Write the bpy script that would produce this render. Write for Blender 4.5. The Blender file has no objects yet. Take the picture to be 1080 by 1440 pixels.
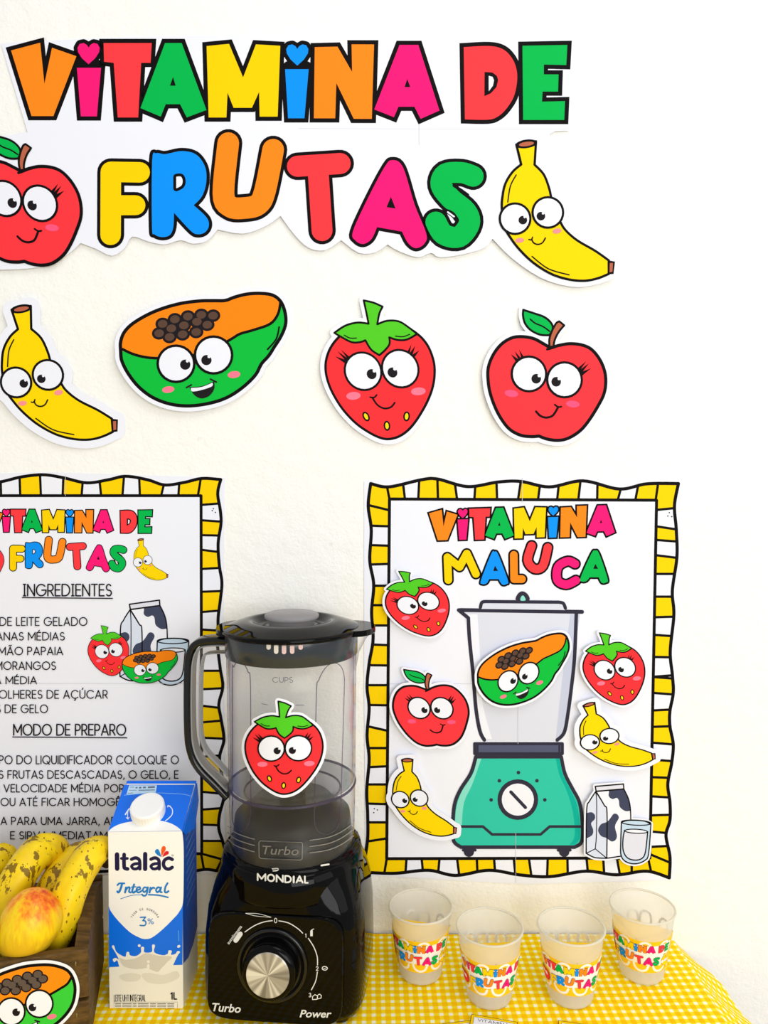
import bpy, bmesh, math, random
from math import sin, cos, tan, pi, radians, sqrt, atan2, floor
from mathutils import Vector, Matrix
from mathutils.geometry import delaunay_2d_cdt
random.seed(7)
SC = bpy.context.scene
COL = SC.collection

# ---------------------------------------------------------------- camera
TABLE = 0.75                       # height of the table top
F = 1045.0                         # focal length in pixels of the 1080 x 1440 frame
PITCH = radians(2.4)
CAM = Vector((0.0, 0.0, TABLE + 0.53))
WALL_Y = 0.85
cd = bpy.data.cameras.new('camera'); cam = bpy.data.objects.new('camera', cd); COL.objects.link(cam)
cd.sensor_fit = 'VERTICAL'; cd.sensor_height = 36.0; cd.sensor_width = 27.0
cd.lens = F*36.0/1440.0; cd.clip_start = 0.01
cam.location = CAM; cam.rotation_euler = (pi/2-PITCH, 0, 0)
SC.camera = cam

# ---------------------------------------------------------------- world, lights, exposure
SC.view_settings.view_transform = 'Standard'
SC.view_settings.look = 'None'
SC.view_settings.gamma = 1.0
SC.view_settings.use_curve_mapping = False
SC.view_settings.exposure = 0.0
W = bpy.data.worlds.new('room_light'); SC.world = W; W.use_nodes = True
bgn = W.node_tree.nodes['Background']
bgn.inputs[0].default_value = (0.97, 0.985, 1.0, 1); bgn.inputs[1].default_value = 0.54
def area(name, loc, target, size, power, color=(1, 1, 1)):
    l = bpy.data.lights.new(name, 'AREA'); l.shape = 'RECTANGLE'; l.size, l.size_y = size
    l.energy = power; l.color = color
    o = bpy.data.objects.new(name, l); COL.objects.link(o); o.location = loc
    o.rotation_euler = (Vector(target)-Vector(loc)).to_track_quat('-Z', 'Y').to_euler()
    return o
area('window_light', (1.9, -0.6, 1.75), (0.0, 0.85, 1.15), (1.3, 1.5), 7, (0.99, 0.995, 1.0))
area('front_fill', (0.75, -1.35, 1.42), (-0.15, 0.75, 0.86), (1.4, 1.0), 23, (1.0, 0.99, 0.985))  # fill light added behind the camera to lift the lower objects
area('top_fill', (0.45, -0.05, 2.75), (0.25, 0.28, 0.75), (0.9, 0.9), 9, (1.0, 0.99, 0.97))  # overhead fill, added to brighten the tablecloth

# ---------------------------------------------------------------- helpers: materials
def lin(c):
    def f(v):
        v = v/255.0
        return v/12.92 if v <= 0.04045 else ((v+0.055)/1.055)**2.4
    return (f(c[0]), f(c[1]), f(c[2]), 1.0)
def mat(name, rgb, rough=0.55, spec=0.3, metal=0.0, coat=0.0, trans=0.0, ior=1.45):
    m = bpy.data.materials.new(name); m.use_nodes = True
    b = m.node_tree.nodes['Principled BSDF']
    b.inputs['Base Color'].default_value = lin(rgb); b.inputs['Roughness'].default_value = rough
    b.inputs['Specular IOR Level'].default_value = spec; b.inputs['Metallic'].default_value = metal
    b.inputs['Coat Weight'].default_value = coat; b.inputs['Transmission Weight'].default_value = trans
    b.inputs['IOR'].default_value = ior
    return m
class NT:
    def __init__(s, m): s.t = m.node_tree; s.n = s.t.nodes; s.l = s.t.links; s.b = s.n.get('Principled BSDF')
    def new(s, kind, **kw):
        x = s.n.new(kind)
        for k, v in kw.items():
            if k in x.inputs.keys(): x.inputs[k].default_value = v
            else: setattr(x, k, v)
        return x
    def link(s, a, b): s.l.new(a, b)
    def math(s, op, a, b=None):
        x = s.n.new('ShaderNodeMath'); x.operation = op
        for i, v in enumerate((a, b)):
            if v is None: continue
            if isinstance(v, (int, float)): x.inputs[i].default_value = v
            else: s.l.new(v, x.inputs[i])
        return x.outputs[0]
    def ramp(s, fac, stops):
        x = s.n.new('ShaderNodeValToRGB'); s.l.new(fac, x.inputs[0])
        e = x.color_ramp.elements
        while len(e) < len(stops): e.new(0.5)
        for i, (p, c) in enumerate(stops): e[i].position = p; e[i].color = lin(c)
        return x.outputs[0]
    def mix(s, fac, a, b, mode='MIX'):
        x = s.n.new('ShaderNodeMix'); x.data_type = 'RGBA'; x.blend_type = mode
        if isinstance(fac, (int, float)): x.inputs[0].default_value = fac
        else: s.l.new(fac, x.inputs[0])
        for v, i in ((a, 6), (b, 7)):
            if isinstance(v, tuple): x.inputs[i].default_value = v
            else: s.l.new(v, x.inputs[i])
        return x.outputs[2]
    def coord(s, scale=(1, 1, 1), kind='Object'):
        c = s.n.new('ShaderNodeTexCoord'); mp = s.n.new('ShaderNodeMapping')
        s.l.new(c.outputs[kind], mp.inputs[0]); mp.inputs['Scale'].default_value = scale
        return mp.outputs[0]
    def noise(s, vec, scale, detail=4, rough=0.5):
        x = s.n.new('ShaderNodeTexNoise'); s.l.new(vec, x.inputs['Vector'])
        x.inputs['Scale'].default_value = scale; x.inputs['Detail'].default_value = detail; x.inputs['Roughness'].default_value = rough
        return x.outputs['Fac']
    def bump(s, h, strength, dist):
        x = s.n.new('ShaderNodeBump'); s.l.new(h, x.inputs['Height'])
        x.inputs['Strength'].default_value = strength; x.inputs['Distance'].default_value = dist
        s.l.new(x.outputs[0], s.b.inputs['Normal'])

P = {}
for k, c in dict(white=(243, 245, 254), black=(14, 10, 12), red=(255, 52, 58), title_red=(255, 62, 68), apple_red=(255, 58, 66), green=(0, 186, 78),
                 papaya_green=(12, 192, 62), leaf_green=(84, 205, 38), yellow=(255, 213, 0), banana_yellow=(255, 218, 0),
                 orange=(255, 138, 18), title_orange=(255, 140, 28), blue=(10, 150, 255), pink=(255, 26, 122), cheek=(255, 125, 150),
                 apple_cheek=(252, 88, 130), banana_cheek=(255, 150, 150), brown=(188, 102, 74), seed_brown=(92, 68, 56), seed_yellow=(255, 222, 20), ink=(30, 26, 30),
                 navy=(52, 50, 66), teal=(52, 200, 172), teal_light=(140, 226, 208), teal_dark=(10, 180, 160), grey_glass=(222, 225, 238), grey_glass_dark=(200, 206, 228), collar=(84, 90, 118),
                 pale_blue=(220, 228, 244), cow=(66, 72, 96), glass_blue=(200, 222, 242), milk_grey=(226, 227, 240), seam=(205, 205, 212)).items():
    P[k] = mat('print_'+k, c, 0.6, 0.10)

# ---------------------------------------------------------------- helpers: objects
def link(o, parent=None):
    COL.objects.link(o)
    if parent is not None: o.parent = parent
    return o
def origin(parent):
    v = Vector((0, 0, 0))
    while parent is not None: v = v + parent.location; parent = parent.parent
    return v
def obj(name, verts, faces, m, parent=None, smooth=False, label=None):
    off = origin(parent)
    me = bpy.data.meshes.new(name)
    me.from_pydata([tuple(Vector(v)-off) for v in verts], [], faces); me.update()
    if smooth: me.polygons.foreach_set('use_smooth', [True]*len(me.polygons))
    if m: me.materials.append(m)
    o = bpy.data.objects.new(name, me); link(o, parent)
    if label: o['label'] = label
    return o
def bobj(name, bm, m, parent=None, smooth=False, label=None):
    off = origin(parent)
    if off.length: bmesh.ops.translate(bm, verts=bm.verts, vec=-off)
    me = bpy.data.meshes.new(name); bm.to_mesh(me); bm.free()
    if smooth: me.polygons.foreach_set('use_smooth', [True]*len(me.polygons))
    if m: me.materials.append(m)
    o = bpy.data.objects.new(name, me); link(o, parent)
    if label: o['label'] = label
    return o
def tag(o, label, cat, group=None):
    o['label'] = label; o['category'] = cat
    if group: o['group'] = group
    return o
def thing(name, loc, label, cat, group=None):
    o = bpy.data.objects.new(name, None); o.empty_display_size = 0.02; o.location = loc; COL.objects.link(o)
    return tag(o, label, cat, group)
def copy_tree(o, parent=None):
    c = o.copy(); COL.objects.link(c)
    if parent is not None: c.parent = parent
    for ch in list(o.children): copy_tree(ch, c)
    return c

# ---------------------------------------------------------------- helpers: where a point seen in the photo lies on a real surface
def ray(px, py):
    x = (px-540.0)/F; y = (720.0-py)/F
    return Vector((x, cos(PITCH)+y*sin(PITCH), -sin(PITCH)+y*cos(PITCH)))
class Plane:
    def __init__(s, p, n, tilt=None): s.p = Vector(p); s.n = Vector(n).normalized(); s.tilt = tilt
    def __call__(s, u, v, h):
        r = ray(u, v); t = (s.p-CAM).dot(s.n)/r.dot(s.n)
        if s.tilt: h = h+s.tilt(u, v)
        return CAM+r*t+s.n*h
class Tube:                        # a vertical cylinder, seen from the camera
    def __init__(s, cx, cy, r, k=0.0, z0=0.0): s.c = (cx, cy); s.r = r; s.k = k; s.z0 = z0
    def __call__(s, u, v, h):
        d = ray(u, v); rr = s.r
        for _ in range(4):
            ox = CAM.x-s.c[0]; oy = CAM.y-s.c[1]
            a = d.x*d.x+d.y*d.y; b = 2*(ox*d.x+oy*d.y); c = ox*ox+oy*oy-rr*rr
            disc = max(b*b-4*a*c, 0); t = (-b-sqrt(disc))/(2*a); p = CAM+d*t
            if not s.k: break
            rr = s.r+s.k*(p.z-s.z0)
        n = Vector((p.x-s.c[0], p.y-s.c[1], 0)).normalized()
        return p+n*h
WALL = Plane((0, WALL_Y, 0), (0, -1, 0))

# ---------------------------------------------------------------- helpers: flat printed shapes
def path(pts, closed=True, n=5):
    """smooth curve through the points; a third value marks a corner"""
    N = len(pts); out = []
    P2 = [Vector((p[0], p[1])) for p in pts]; cr = [len(p) > 2 for p in pts]
    rng = range(N) if closed else range(N-1)
    for i in rng:
        a, b = P2[i], P2[(i+1) % N]
        ci = cr[i] or (not closed and i == 0); cj = cr[(i+1) % N] or (not closed and i+1 == N-1)
        if ci and cj: out.append(a); continue
        p0 = a-(b-a) if ci else P2[i-1]; p3 = b+(b-a) if cj else P2[(i+2) % N]
        if ci: p0 = a
        if cj: p3 = b
        for k in range(n):
            t = k/n
            out.append(0.5*((2*a)+(b-p0)*t+(2*p0-5*a+4*b-p3)*t*t+(3*a-p0-3*b+p3)*t**3))
    if not closed: out.append(P2[-1])
    return out
def circ(cx, cy, r, ry=None, rot=0, n=28):
    ry = r if ry is None else ry; a = radians(rot); o = []
    for i in range(n):
        t = 2*pi*i/n; x = r*cos(t); y = ry*sin(t)
        o.append(Vector((cx+x*cos(a)-y*sin(a), cy+x*sin(a)+y*cos(a))))
    return o
def ribbon(pts, w, closed=False, join='round', cap='round', cn=10):
    """polygons (quads, joints, caps) that make up a stroke of width w"""
    pts = [Vector(p[:2]) for p in pts]; q = [pts[0]]
    for p in pts[1:]:
        if (p-q[-1]).length > 1e-4: q.append(p)
    if closed and (q[0]-q[-1]).length < 1e-4: q.pop()
    pts = q; N = len(pts); h = w/2; polys = []
    if N == 1: return [circ(pts[0].x, pts[0].y, h, n=cn)]
    S = N if closed else N-1
    D = [(pts[(i+1) % N]-pts[i]).normalized() for i in range(S)]
    L = [[None, None] for _ in range(S)]; R = [[None, None] for _ in range(S)]
    def nrm(d): return Vector((-d.y, d.x))
    for i in range(S):
        n_ = nrm(D[i])
        L[i] = [pts[i]+n_*h, pts[(i+1) % N]+n_*h]; R[i] = [pts[i]-n_*h, pts[(i+1) % N]-n_*h]
    for i in range(N):
        if not closed and (i == 0 or i == N-1):
            if cap == 'round': polys.append(circ(pts[i].x, pts[i].y, h, n=cn))
            continue
        a, b = D[(i-1) % S], D[i % S]; c = max(-1, min(1, a.dot(b))); ang = math.acos(c)
        m_ = nrm(a)+nrm(b)
        if ang < 0.6:
            m_ = m_/m_.length; k = h/max(0.3, m_.dot(nrm(a)))
            L[(i-1) % S][1] = L[i % S][0] = pts[i]+m_*k; R[(i-1) % S][1] = R[i % S][0] = pts[i]-m_*k
        elif join == 'round' or m_.length < 0.25: polys.append(circ(pts[i].x, pts[i].y, h, n=cn+2))
        else:
            m_ = m_/m_.length; k = min(h/m_.dot(nrm(a)), h*2.6)
            s = -1 if a.x*b.y-a.y*b.x > 0 else 1
            polys.append([pts[i], pts[i]+nrm(a)*h*s, pts[i]+m_*k*s, pts[i]+nrm(b)*h*s])
    for i in range(S): polys.append([L[i][0], L[i][1], R[i][1], R[i][0]])
    return polys
def cwfix(poly):
    a = 0.0
    for i in range(len(poly)): p, q = poly[i-1], poly[i]; a += p[0]*q[1]-q[0]*p[1]
    return (poly if a > 0 else poly[::-1]), abs(a)/2
def inside(p, x, y):
    c = False; j = len(p)-1
    for i in range(len(p)):
        yi = p[i][1]; yj = p[j][1]
        if (yi > y) != (yj > y) and x < (p[j][0]-p[i][0])*(y-yi)/(yj-yi)+p[i][0]: c = not c
        j = i
    return c
def union(polys, free=()):
    vs = []; es = []; keep = []
    for p in polys:
        p, a = cwfix(p)
        if a < 1e-5: continue
        o = len(vs); n_ = len(p); es += [(o+i, o+(i+1) % n_) for i in range(n_)]; vs += [Vector((x[0], x[1])) for x in p]
        xs = [x[0] for x in p]; ys = [x[1] for x in p]; keep.append((min(xs), max(xs), min(ys), max(ys), p))
    vs += [Vector(p) for p in free]
    r = delaunay_2d_cdt(vs, es, [], 0, 1e-4)
    V_ = r[0]; F_ = []
    for f in r[2]:
        x = (V_[f[0]].x+V_[f[1]].x+V_[f[2]].x)/3; y = (V_[f[0]].y+V_[f[1]].y+V_[f[2]].y)/3
        for a, b, c, d, p in keep:
            if a <= x <= b and c <= y <= d and inside(p, x, y): F_.append(f); break
    used = sorted({i for f in F_ for i in f}); mp = {j: i for i, j in enumerate(used)}
    return [V_[i] for i in used], [[mp[i] for i in f] for f in F_]
class A2:                          # affine map of the plane
    def __init__(s, m=(1, 0, 0, 0, 1, 0)): s.m = m
    def __call__(s, p): m = s.m; return Vector((m[0]*p[0]+m[1]*p[1]+m[2], m[3]*p[0]+m[4]*p[1]+m[5]))
    def scale(s): return sqrt(abs(s.m[0]*s.m[4]-s.m[1]*s.m[3]))
    def then(s, o):
        a, b = s.m, o.m
        return A2((b[0]*a[0]+b[1]*a[3], b[0]*a[1]+b[1]*a[4], b[0]*a[2]+b[1]*a[5]+b[2], b[3]*a[0]+b[4]*a[3], b[3]*a[1]+b[4]*a[4], b[3]*a[2]+b[4]*a[5]+b[5]))
def crop(x0, y0, s): return A2((1/s, 0, x0, 0, 1/s, y0))
def fit(src, dst):                 # least squares affine map src -> dst
    S = Matrix(((0,)*3,)*3); bx = Vector((0, 0, 0)); by = Vector((0, 0, 0))
    for (x, y), (u, v) in zip(src, dst):
        r = (x, y, 1.0)
        for i in range(3):
            for j in range(3): S[i][j] += r[i]*r[j]
            bx[i] += r[i]*u; by[i] += r[i]*v
    I = S.inverted(); a = I@bx; b = I@by
    return A2((a[0], a[1], a[2], b[0], b[1], b[2]))
STEP = 0.000025
class Ink:
    """prints layered shapes onto a surface: surf(u, v, height), T maps drawing units to the surface's (u, v)"""
    def __init__(s, surf, T=A2(), h=0.0003, parent=None, grid=None, lw=1.0):
        s.surf = surf; s.T = T; s.h = h; s.k = 0; s.parent = parent; s.grid = grid; s.lw = lw; s.step = .00009 if grid else STEP
    def shape(s, name, polys, m, parent=None, thick=0.0, h=None, label=None):
        if h is None: s.k += 1
        hh = s.h+s.k*s.step if h is None else h
        pp = [[s.T(q) for q in p] for p in polys]
        free = ()
        if s.grid:
            xs = [q.x for p in pp for q in p]; ys = [q.y for p in pp for q in p]; g = s.grid
            nx = int((max(xs)-min(xs))/g)+1; ny = int((max(ys)-min(ys))/g)+1
            if nx > 1 or ny > 1:
                free = [(min(xs)+(i+.5+.01*(j % 3))*g, min(ys)+(j+.5)*g) for i in range(nx) for j in range(ny)]
        v, f = union(pp, free)
        V3 = [s.surf(q.x, q.y, hh) for q in v]
        f = [t[::-1] for t in f]
        par = parent or s.parent
        if thick:
            n = len(V3); V3 += [s.surf(q.x, q.y, hh-thick) for q in v]
            cnt = {}
            for t in f:
                for a, b in zip(t, t[1:]+t[:1]): cnt[(a, b)] = 1
            side = [(b, a, a+n, b+n) for (a, b) in cnt if (b, a) not in cnt]
            f = f+[[i+n for i in t[::-1]] for t in f]+[list(q) for q in side]
        return obj(name, V3, f, m, par, label=label)
    def fill(s, name, pts, m, parent=None, closed=True, n=5, **kw):
        return s.shape(name, [path(pts, True, n)], m, parent, **kw)
    def fills(s, name, ptss, m, parent=None, **kw):
        return s.shape(name, [path(p) for p in ptss], m, parent, **kw)
    def line(s, name, strokes, m, parent=None, join='round', cap='round', n=5, cn=10, **kw):
        polys = []
        for pts, w, closed in strokes:
            polys += ribbon(path(pts, closed, n) if n else [Vector(p[:2]) for p in pts], w*s.lw, closed, join, cap, cn)
        return s.shape(name, polys, m, parent, **kw)

# ---------------------------------------------------------------- stroke lettering
def arc(cx, cy, rx, ry, a0, a1, n=9): return [(cx+rx*cos(radians(a0+(a1-a0)*i/n)), cy+ry*sin(radians(a0+(a1-a0)*i/n))) for i in range(n+1)]
G = {'A': (.76, [[(0, 0), (.38, 1), (.76, 0)], [(.12, .3), (.64, .3)]]),
 'B': (.56, [[(.3, 1), (0, 1), (0, 0), (.3, 0)], [(0, .53), (.3, .53)], arc(.3, .765, .22, .235, 90, -90, 6), arc(.3, .265, .26, .265, 90, -90, 6)]),
 'C': (.9, [arc(.5, .5, .5, .5, 42, 318, 14)]), 'D': (.78, [[(.28, 0), (0, 0), (0, 1), (.28, 1)], arc(.28, .5, .5, .5, 90, -90, 10)]),
 'E': (.5, [[(.5, 1), (0, 1), (0, 0), (.5, 0)], [(0, .52), (.45, .52)]]), 'F': (.5, [[(.5, 1), (0, 1), (0, 0)], [(0, .5), (.45, .5)]]),
 'G': (.98, [arc(.5, .5, .5, .5, 42, 360, 14)+[(.55, .5)]]), 'H': (.68, [[(0, 0), (0, 1)], [(.68, 0), (.68, 1)], [(0, .52), (.68, .52)]]),
 'I': (.0, [[(0, 0), (0, 1)]]), 'J': (.42, [[(.42, 1), (.42, .25)], arc(.21, .23, .21, .23, 0, -165, 6)]),
 'L': (.42, [[(0, 1), (0, 0), (.42, 0)]]), 'M': (.86, [[(0, 0), (0, 1), (.43, .25), (.86, 1), (.86, 0)]]), 'N': (.7, [[(0, 0), (0, 1), (.7, 0), (.7, 1)]]),
 'O': (1., [arc(.5, .5, .5, .5, 0, 360, 18)]), 'P': (.54, [[(0, 0), (0, 1), (.26, 1)], arc(.26, .72, .28, .28, 90, -90, 7), [(.26, .44), (0, .44)]]),
 'Q': (1., [arc(.5, .5, .5, .5, 0, 360, 18), [(.6, .3), (.92, -.08)]]), 'R': (.56, [[(0, 0), (0, 1), (.26, 1)], arc(.26, .72, .28, .28, 90, -90, 7), [(.26, .44), (0, .44)], [(.26, .44), (.56, 0)]]),
 'S': (.54, [arc(.27, .74, .24, .26, 35, 270, 8)+arc(.27, .25, .27, .25, 80, -145, 8)]), 'T': (.6, [[(0, 1), (.6, 1)], [(.3, 1), (.3, 0)]]),
 'U': (.66, [[(0, 1), (0, .33)]+arc(.33, .33, .33, .33, 180, 360, 8)+[(.66, 1)]]), 'V': (.74, [[(0, 1), (.37, 0), (.74, 1)]]),
 ',': (.08, [[(.08, .06), (0, -.16)]]), '0': (.56, [arc(.28, .5, .28, .5, 0, 360, 14)]), '1': (.2, [[(0, .85), (.2, 1), (.2, 0)]]),
 '2': (.52, [arc(.26, .74, .25, .26, 165, -35, 7)+[(0, 0), (.54, 0)]]), '3': (.52, [arc(.26, .75, .24, .25, 150, -90, 7)+arc(.26, .25, .27, .25, 90, -150, 7)]),
 '%': (.8, [arc(.17, .77, .17, .2, 0, 360, 8), arc(.63, .22, .17, .2, 0, 360, 8), [(.15, 0), (.65, 1)]])}
ACC = {'É': ('E', 'a'), 'Ê': ('E', 'c'), 'Ã': ('A', 't'), 'Ç': ('C', 's'), 'Ú': ('U', 'a')}
def text_polys(txt, x0, x1, ytop, ybase, w, slant=0.0, serif_I=False, sx=None, cn=6, space=.42, gap=.24, squeeze=1.0):
    adv = 0; items = []
    for ch in txt:
        if ch == ' ': adv += space; continue
        base, acc = ACC.get(ch, (ch, None)); gw, st = G[base]; st = [list(s_) for s_ in st]
        if base == 'I' and serif_I: gw = .24; st = [[(.12, 0), (.12, 1)], [(0, 1), (.24, 1)], [(0, 0), (.24, 0)]]
        if acc == 'a': st.append([(gw*.45, 1.13), (gw*.62, 1.3)])
        if acc == 'c': st.append([(gw*.28, 1.12), (gw*.5, 1.28), (gw*.72, 1.12)])
        if acc == 't': st.append([(gw*.28, 1.15), (gw*.42, 1.24), (gw*.56, 1.16), (gw*.72, 1.25)])
        if acc == 's': st.append([(.5, 0), (.56, -.1), (.52, -.22), (.4, -.22)])
        items.append((adv, st)); adv += gw+gap
    adv -= gap; H = ybase-ytop; kx = (x1-x0)/adv; out = []
    for a, st in items:
        for s_ in st:
            q = [(x0+(a+x)*kx+slant*y*H, ybase-y*H) for x, y in s_]
            cl = len(q) > 5 and abs(q[0][0]-q[-1][0])+abs(q[0][1]-q[-1][1]) < .02
            out += ribbon(q, w, cl, 'round', 'round', cn)
    return out

# ---------------------------------------------------------------- helpers: solid shapes
def lathe(profile, cx, cy, seg=56, closed=False, a0=0.0, a1=2*pi):
    """profile of (radius, z) turned around a vertical axis"""
    full = abs(a1-a0-2*pi) < 1e-6; n = seg if full else seg+1
    v = []; f = []
    for r, z in profile:
        for i in range(n):
            a = a0+(a1-a0)*i/seg; v.append((cx+r*cos(a), cy+r*sin(a), z))
    K = len(profile); rows = K if closed else K-1
    for k in range(rows):
        k2 = (k+1) % K
        for i in range(seg):
            j = (i+1) % n
            f.append((k*n+i, k*n+j, k2*n+j, k2*n+i))
    return v, f
def box_bm(cx, cy, cz, sx, sy, sz, M_=None, bevel=0.0, seg=2):
    bm = bmesh.new(); bmesh.ops.create_cube(bm, size=1)
    bmesh.ops.scale(bm, vec=(sx, sy, sz), verts=bm.verts)
    if bevel: bmesh.ops.bevel(bm, geom=bm.edges[:], offset=bevel, segments=seg, affect='EDGES', profile=.5)
    bmesh.ops.translate(bm, vec=(cx, cy, cz), verts=bm.verts)
    if M_: bmesh.ops.transform(bm, matrix=M_, verts=bm.verts)
    return bm
def sweep(pts, r, seg=12, taper=None, caps=True, sq=1.0, ref=Vector((0, 1, 0))):
    pts = [Vector(p) for p in pts]; v = []; f = []; N = len(pts)
    for i, p in enumerate(pts):
        t = (pts[min(i+1, N-1)]-pts[max(i-1, 0)]).normalized()
        a = ref-t*ref.dot(t)
        a = a.normalized() if a.length > 1e-4 else t.orthogonal().normalized()
        b = t.cross(a); rr = r*(taper(i/(N-1)) if taper else 1)
        for k in range(seg):
            q = 2*pi*k/seg; v.append(p+a*cos(q)*rr+b*sin(q)*rr*sq)
    for i in range(N-1):
        for k in range(seg): k2 = (k+1) % seg; f.append((i*seg+k, i*seg+k2, (i+1)*seg+k2, (i+1)*seg+k))
    if caps: f.append(tuple(range(seg))[::-1]); f.append(tuple(range((N-1)*seg, N*seg)))
    return v, f
def loft(rings, caps=True):
    n = len(rings[0]); v = [p for r in rings for p in r]; f = []
    for i in range(len(rings)-1):
        for k in range(n): k2 = (k+1) % n; f.append((i*n+k, i*n+k2, (i+1)*n+k2, (i+1)*n+k))
    if caps: f.append(tuple(range(n))[::-1]); f.append(tuple(range((len(rings)-1)*n, len(rings)*n)))
    return v, f
def merge(*parts):
    v = []; f = []
    for a, b in parts:
        o = len(v); v += list(a); f += [tuple(i+o for i in q) for q in b]
    return v, f

# ================================================================ printed characters
def eyes(I, body, deep, spec, w, pr, hr):
    for ex, ey, er, px_, py_, hx, hy in spec:
        e = I.shape('eye', [circ(ex, ey, er)], P['white'], body)
        I.line('eye_outline', [([(q.x, q.y, 1) for q in circ(ex, ey, er)], w, True)], P['black'], e if deep else body, n=0)
        p = I.shape('pupil', [circ(px_, py_, pr, n=16)], P['ink'], e if deep else body)
        I.shape('pupil_glint', [circ(hx, hy, hr, n=10)], P['white'], e if deep else body)
def wedge(x0, y0, x1, y1, b):
    d = Vector((x1-x0, y1-y0)).normalized(); n = Vector((-d.y, d.x))*b
    return [Vector((x0, y0)), Vector((x1, y1))+n, Vector((x1, y1))-n]
def paper(I, root, pts, margin, extra=()):
    polys = [path(pts)]+ribbon(path(pts), margin*2, True, 'round', cn=14)
    for e in extra: polys += e
    return I.shape('paper', polys, P['white'], root, thick=0.00035, label='white paper border')

BAN = [(322, 72, 1), (355, 210, 1), (295, 262), (245, 345), (225, 440), (222, 520), (240, 640), (280, 715), (345, 800), (440, 890), (560, 965), (680, 1003), (790, 1012), (880, 995), (955, 965, 1), (955, 872, 1), (860, 805), (740, 735), (660, 665), (620, 600), (570, 480), (548, 380), (510, 280), (447, 212, 1), (457, 50, 1)]
def banana(I, root, deep=True, with_paper=True, margin=62):
    if with_paper: paper(I, root, BAN, margin, [[circ(312, 585, 108+margin)], [circ(537, 542, 108+margin)], ribbon([(955, 872), (990, 880), (985, 960), (955, 965)], margin*1.9)])
    b = I.fill('printed_banana' if not deep else 'fruit_body', BAN, P['banana_yellow'], root)
    r = root if deep else b
    I.line('outline', [(BAN, 17, True)], P['black'], r, join='round')
    I.fill('banana_tip', [(955, 872, 1), (998, 880, 1), (988, 965, 1), (950, 968, 1)], P['black'], r)
    I.fill('banana_tip_end', [(962, 890, 1), (984, 890, 1), (980, 950, 1), (960, 954, 1)], P['brown'], r)
    I.shape('stem_end_rim', [circ(390, 68, 76, 30, -8)], P['black'], r)
    I.shape('stem_end', [circ(391, 69, 52, 15, -8)], P['brown'], r)
    for q in ([(320, 283), (280, 360), (262, 470)], [(428, 845), (540, 930), (682, 972)]): I.line('contour_line', [(q, 9, False)], P['black'], r)
    for c in ((343, 734, 31, 17, -5), (600, 670, 31, 18, -10)): I.shape('cheek', [circ(*c, n=16)], P['banana_cheek'], r)
    I.line('mouth', [([(425, 725), (440, 752), (470, 762), (500, 750), (520, 718)], 10, False), ([(406, 728), (425, 730), (432, 712)], 9, False)], P['black'], r)
    eyes(I, r, deep, [(312, 585, 105, 365, 595, 378, 573), (537, 542, 105, 489, 568, 504, 548)], 16, 30, 9)
    return b
PAP = [(62, 455), (55, 400), (55, 340), (80, 280), (140, 225), (250, 165), (380, 122), (500, 103), (590, 100), (655, 98), (710, 78), (780, 60), (860, 55), (930, 65), (975, 100), (1000, 160), (1005, 230), (980, 300), (940, 365), (905, 420), (865, 465), (830, 530), (760, 600), (670, 660), (570, 695), (450, 712), (340, 702), (240, 665), (160, 605), (100, 530)]
PAPO = [(62, 395, 1), (57, 340), (80, 280), (140, 225), (250, 165), (380, 122), (500, 103), (590, 100), (655, 98), (710, 78), (780, 60), (860, 55), (930, 65), (972, 105, 1), (960, 175), (915, 232), (820, 268), (740, 292), (690, 322), (600, 385), (420, 425), (250, 436), (140, 418)]
SEEDS = [(295, 237), (365, 210), (440, 193), (517, 183), (585, 187), (552, 240), (275, 292), (345, 263), (417, 245), (492, 223), (335, 313), (410, 297), (488, 283)]
def papaya(I, root, deep=True, with_paper=True, margin=33):
    if with_paper: paper(I, root, PAP, margin)
    b = I.fill('printed_papaya' if not deep else 'papaya_skin', PAP, P['papaya_green'], root)
    r = root if deep else b
    I.fill('papaya_flesh', PAPO, P['orange'], r)
    I.line('outline', [(PAP, 20, True), ([(64, 385), (140, 418), (250, 436), (420, 425), (560, 395), (690, 322), (740, 292), (820, 268), (915, 232), (960, 175), (975, 105)], 16, False)], P['black'], r)
    I.shape('seed_outlines', [circ(x, y, 42, 37, -8, 18) for x, y in SEEDS], P['ink'], r)
    for x, y in SEEDS: I.shape('seed', [circ(x, y, 28, 23, -8, 14)], P['seed_brown'], r, h=I.h+(I.k+1)*I.step)
    I.k += 1
    I.line('contour_line', [([(967, 250), (950, 320), (900, 381)], 10, False)], P['black'], r)
    for c in ((327, 618, 35, 19, -8), (706, 529, 37, 20, -8)): I.shape('cheek', [circ(*c, n=16)], P['cheek'], r)
    m_ = I.fill('mouth', [(448, 603, 1), (520, 597), (592, 568, 1), (592, 612), (565, 652), (520, 669), (478, 650)], P['ink'], r)
    I.line('mouth_corners', [([(432, 606), (460, 590)], 10, False), ([(570, 556), (604, 573)], 10, False)], P['ink'], r)
    I.fill('teeth', [(458, 608, 1), (520, 602), (582, 577, 1), (578, 598), (520, 619), (466, 628)], P['white'], m_ if deep else r)
    eyes(I, r, deep, [(372, 468, 105, 425, 473, 437, 452), (588, 416, 107, 547, 446, 562, 426)], 15, 30, 9)
    return b
APP = [(555, 350, 1), (500, 318), (430, 282), (350, 268), (270, 275), (190, 320), (125, 400), (85, 500), (83, 600), (100, 700), (140, 810), (190, 900), (250, 970), (330, 1012), (410, 1022), (470, 1018, 1), (530, 1040), (610, 1050), (690, 1035), (780, 980), (850, 900), (920, 790), (965, 700), (980, 610), (970, 520), (930, 430), (870, 360), (800, 328), (710, 318), (630, 330)]
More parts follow.
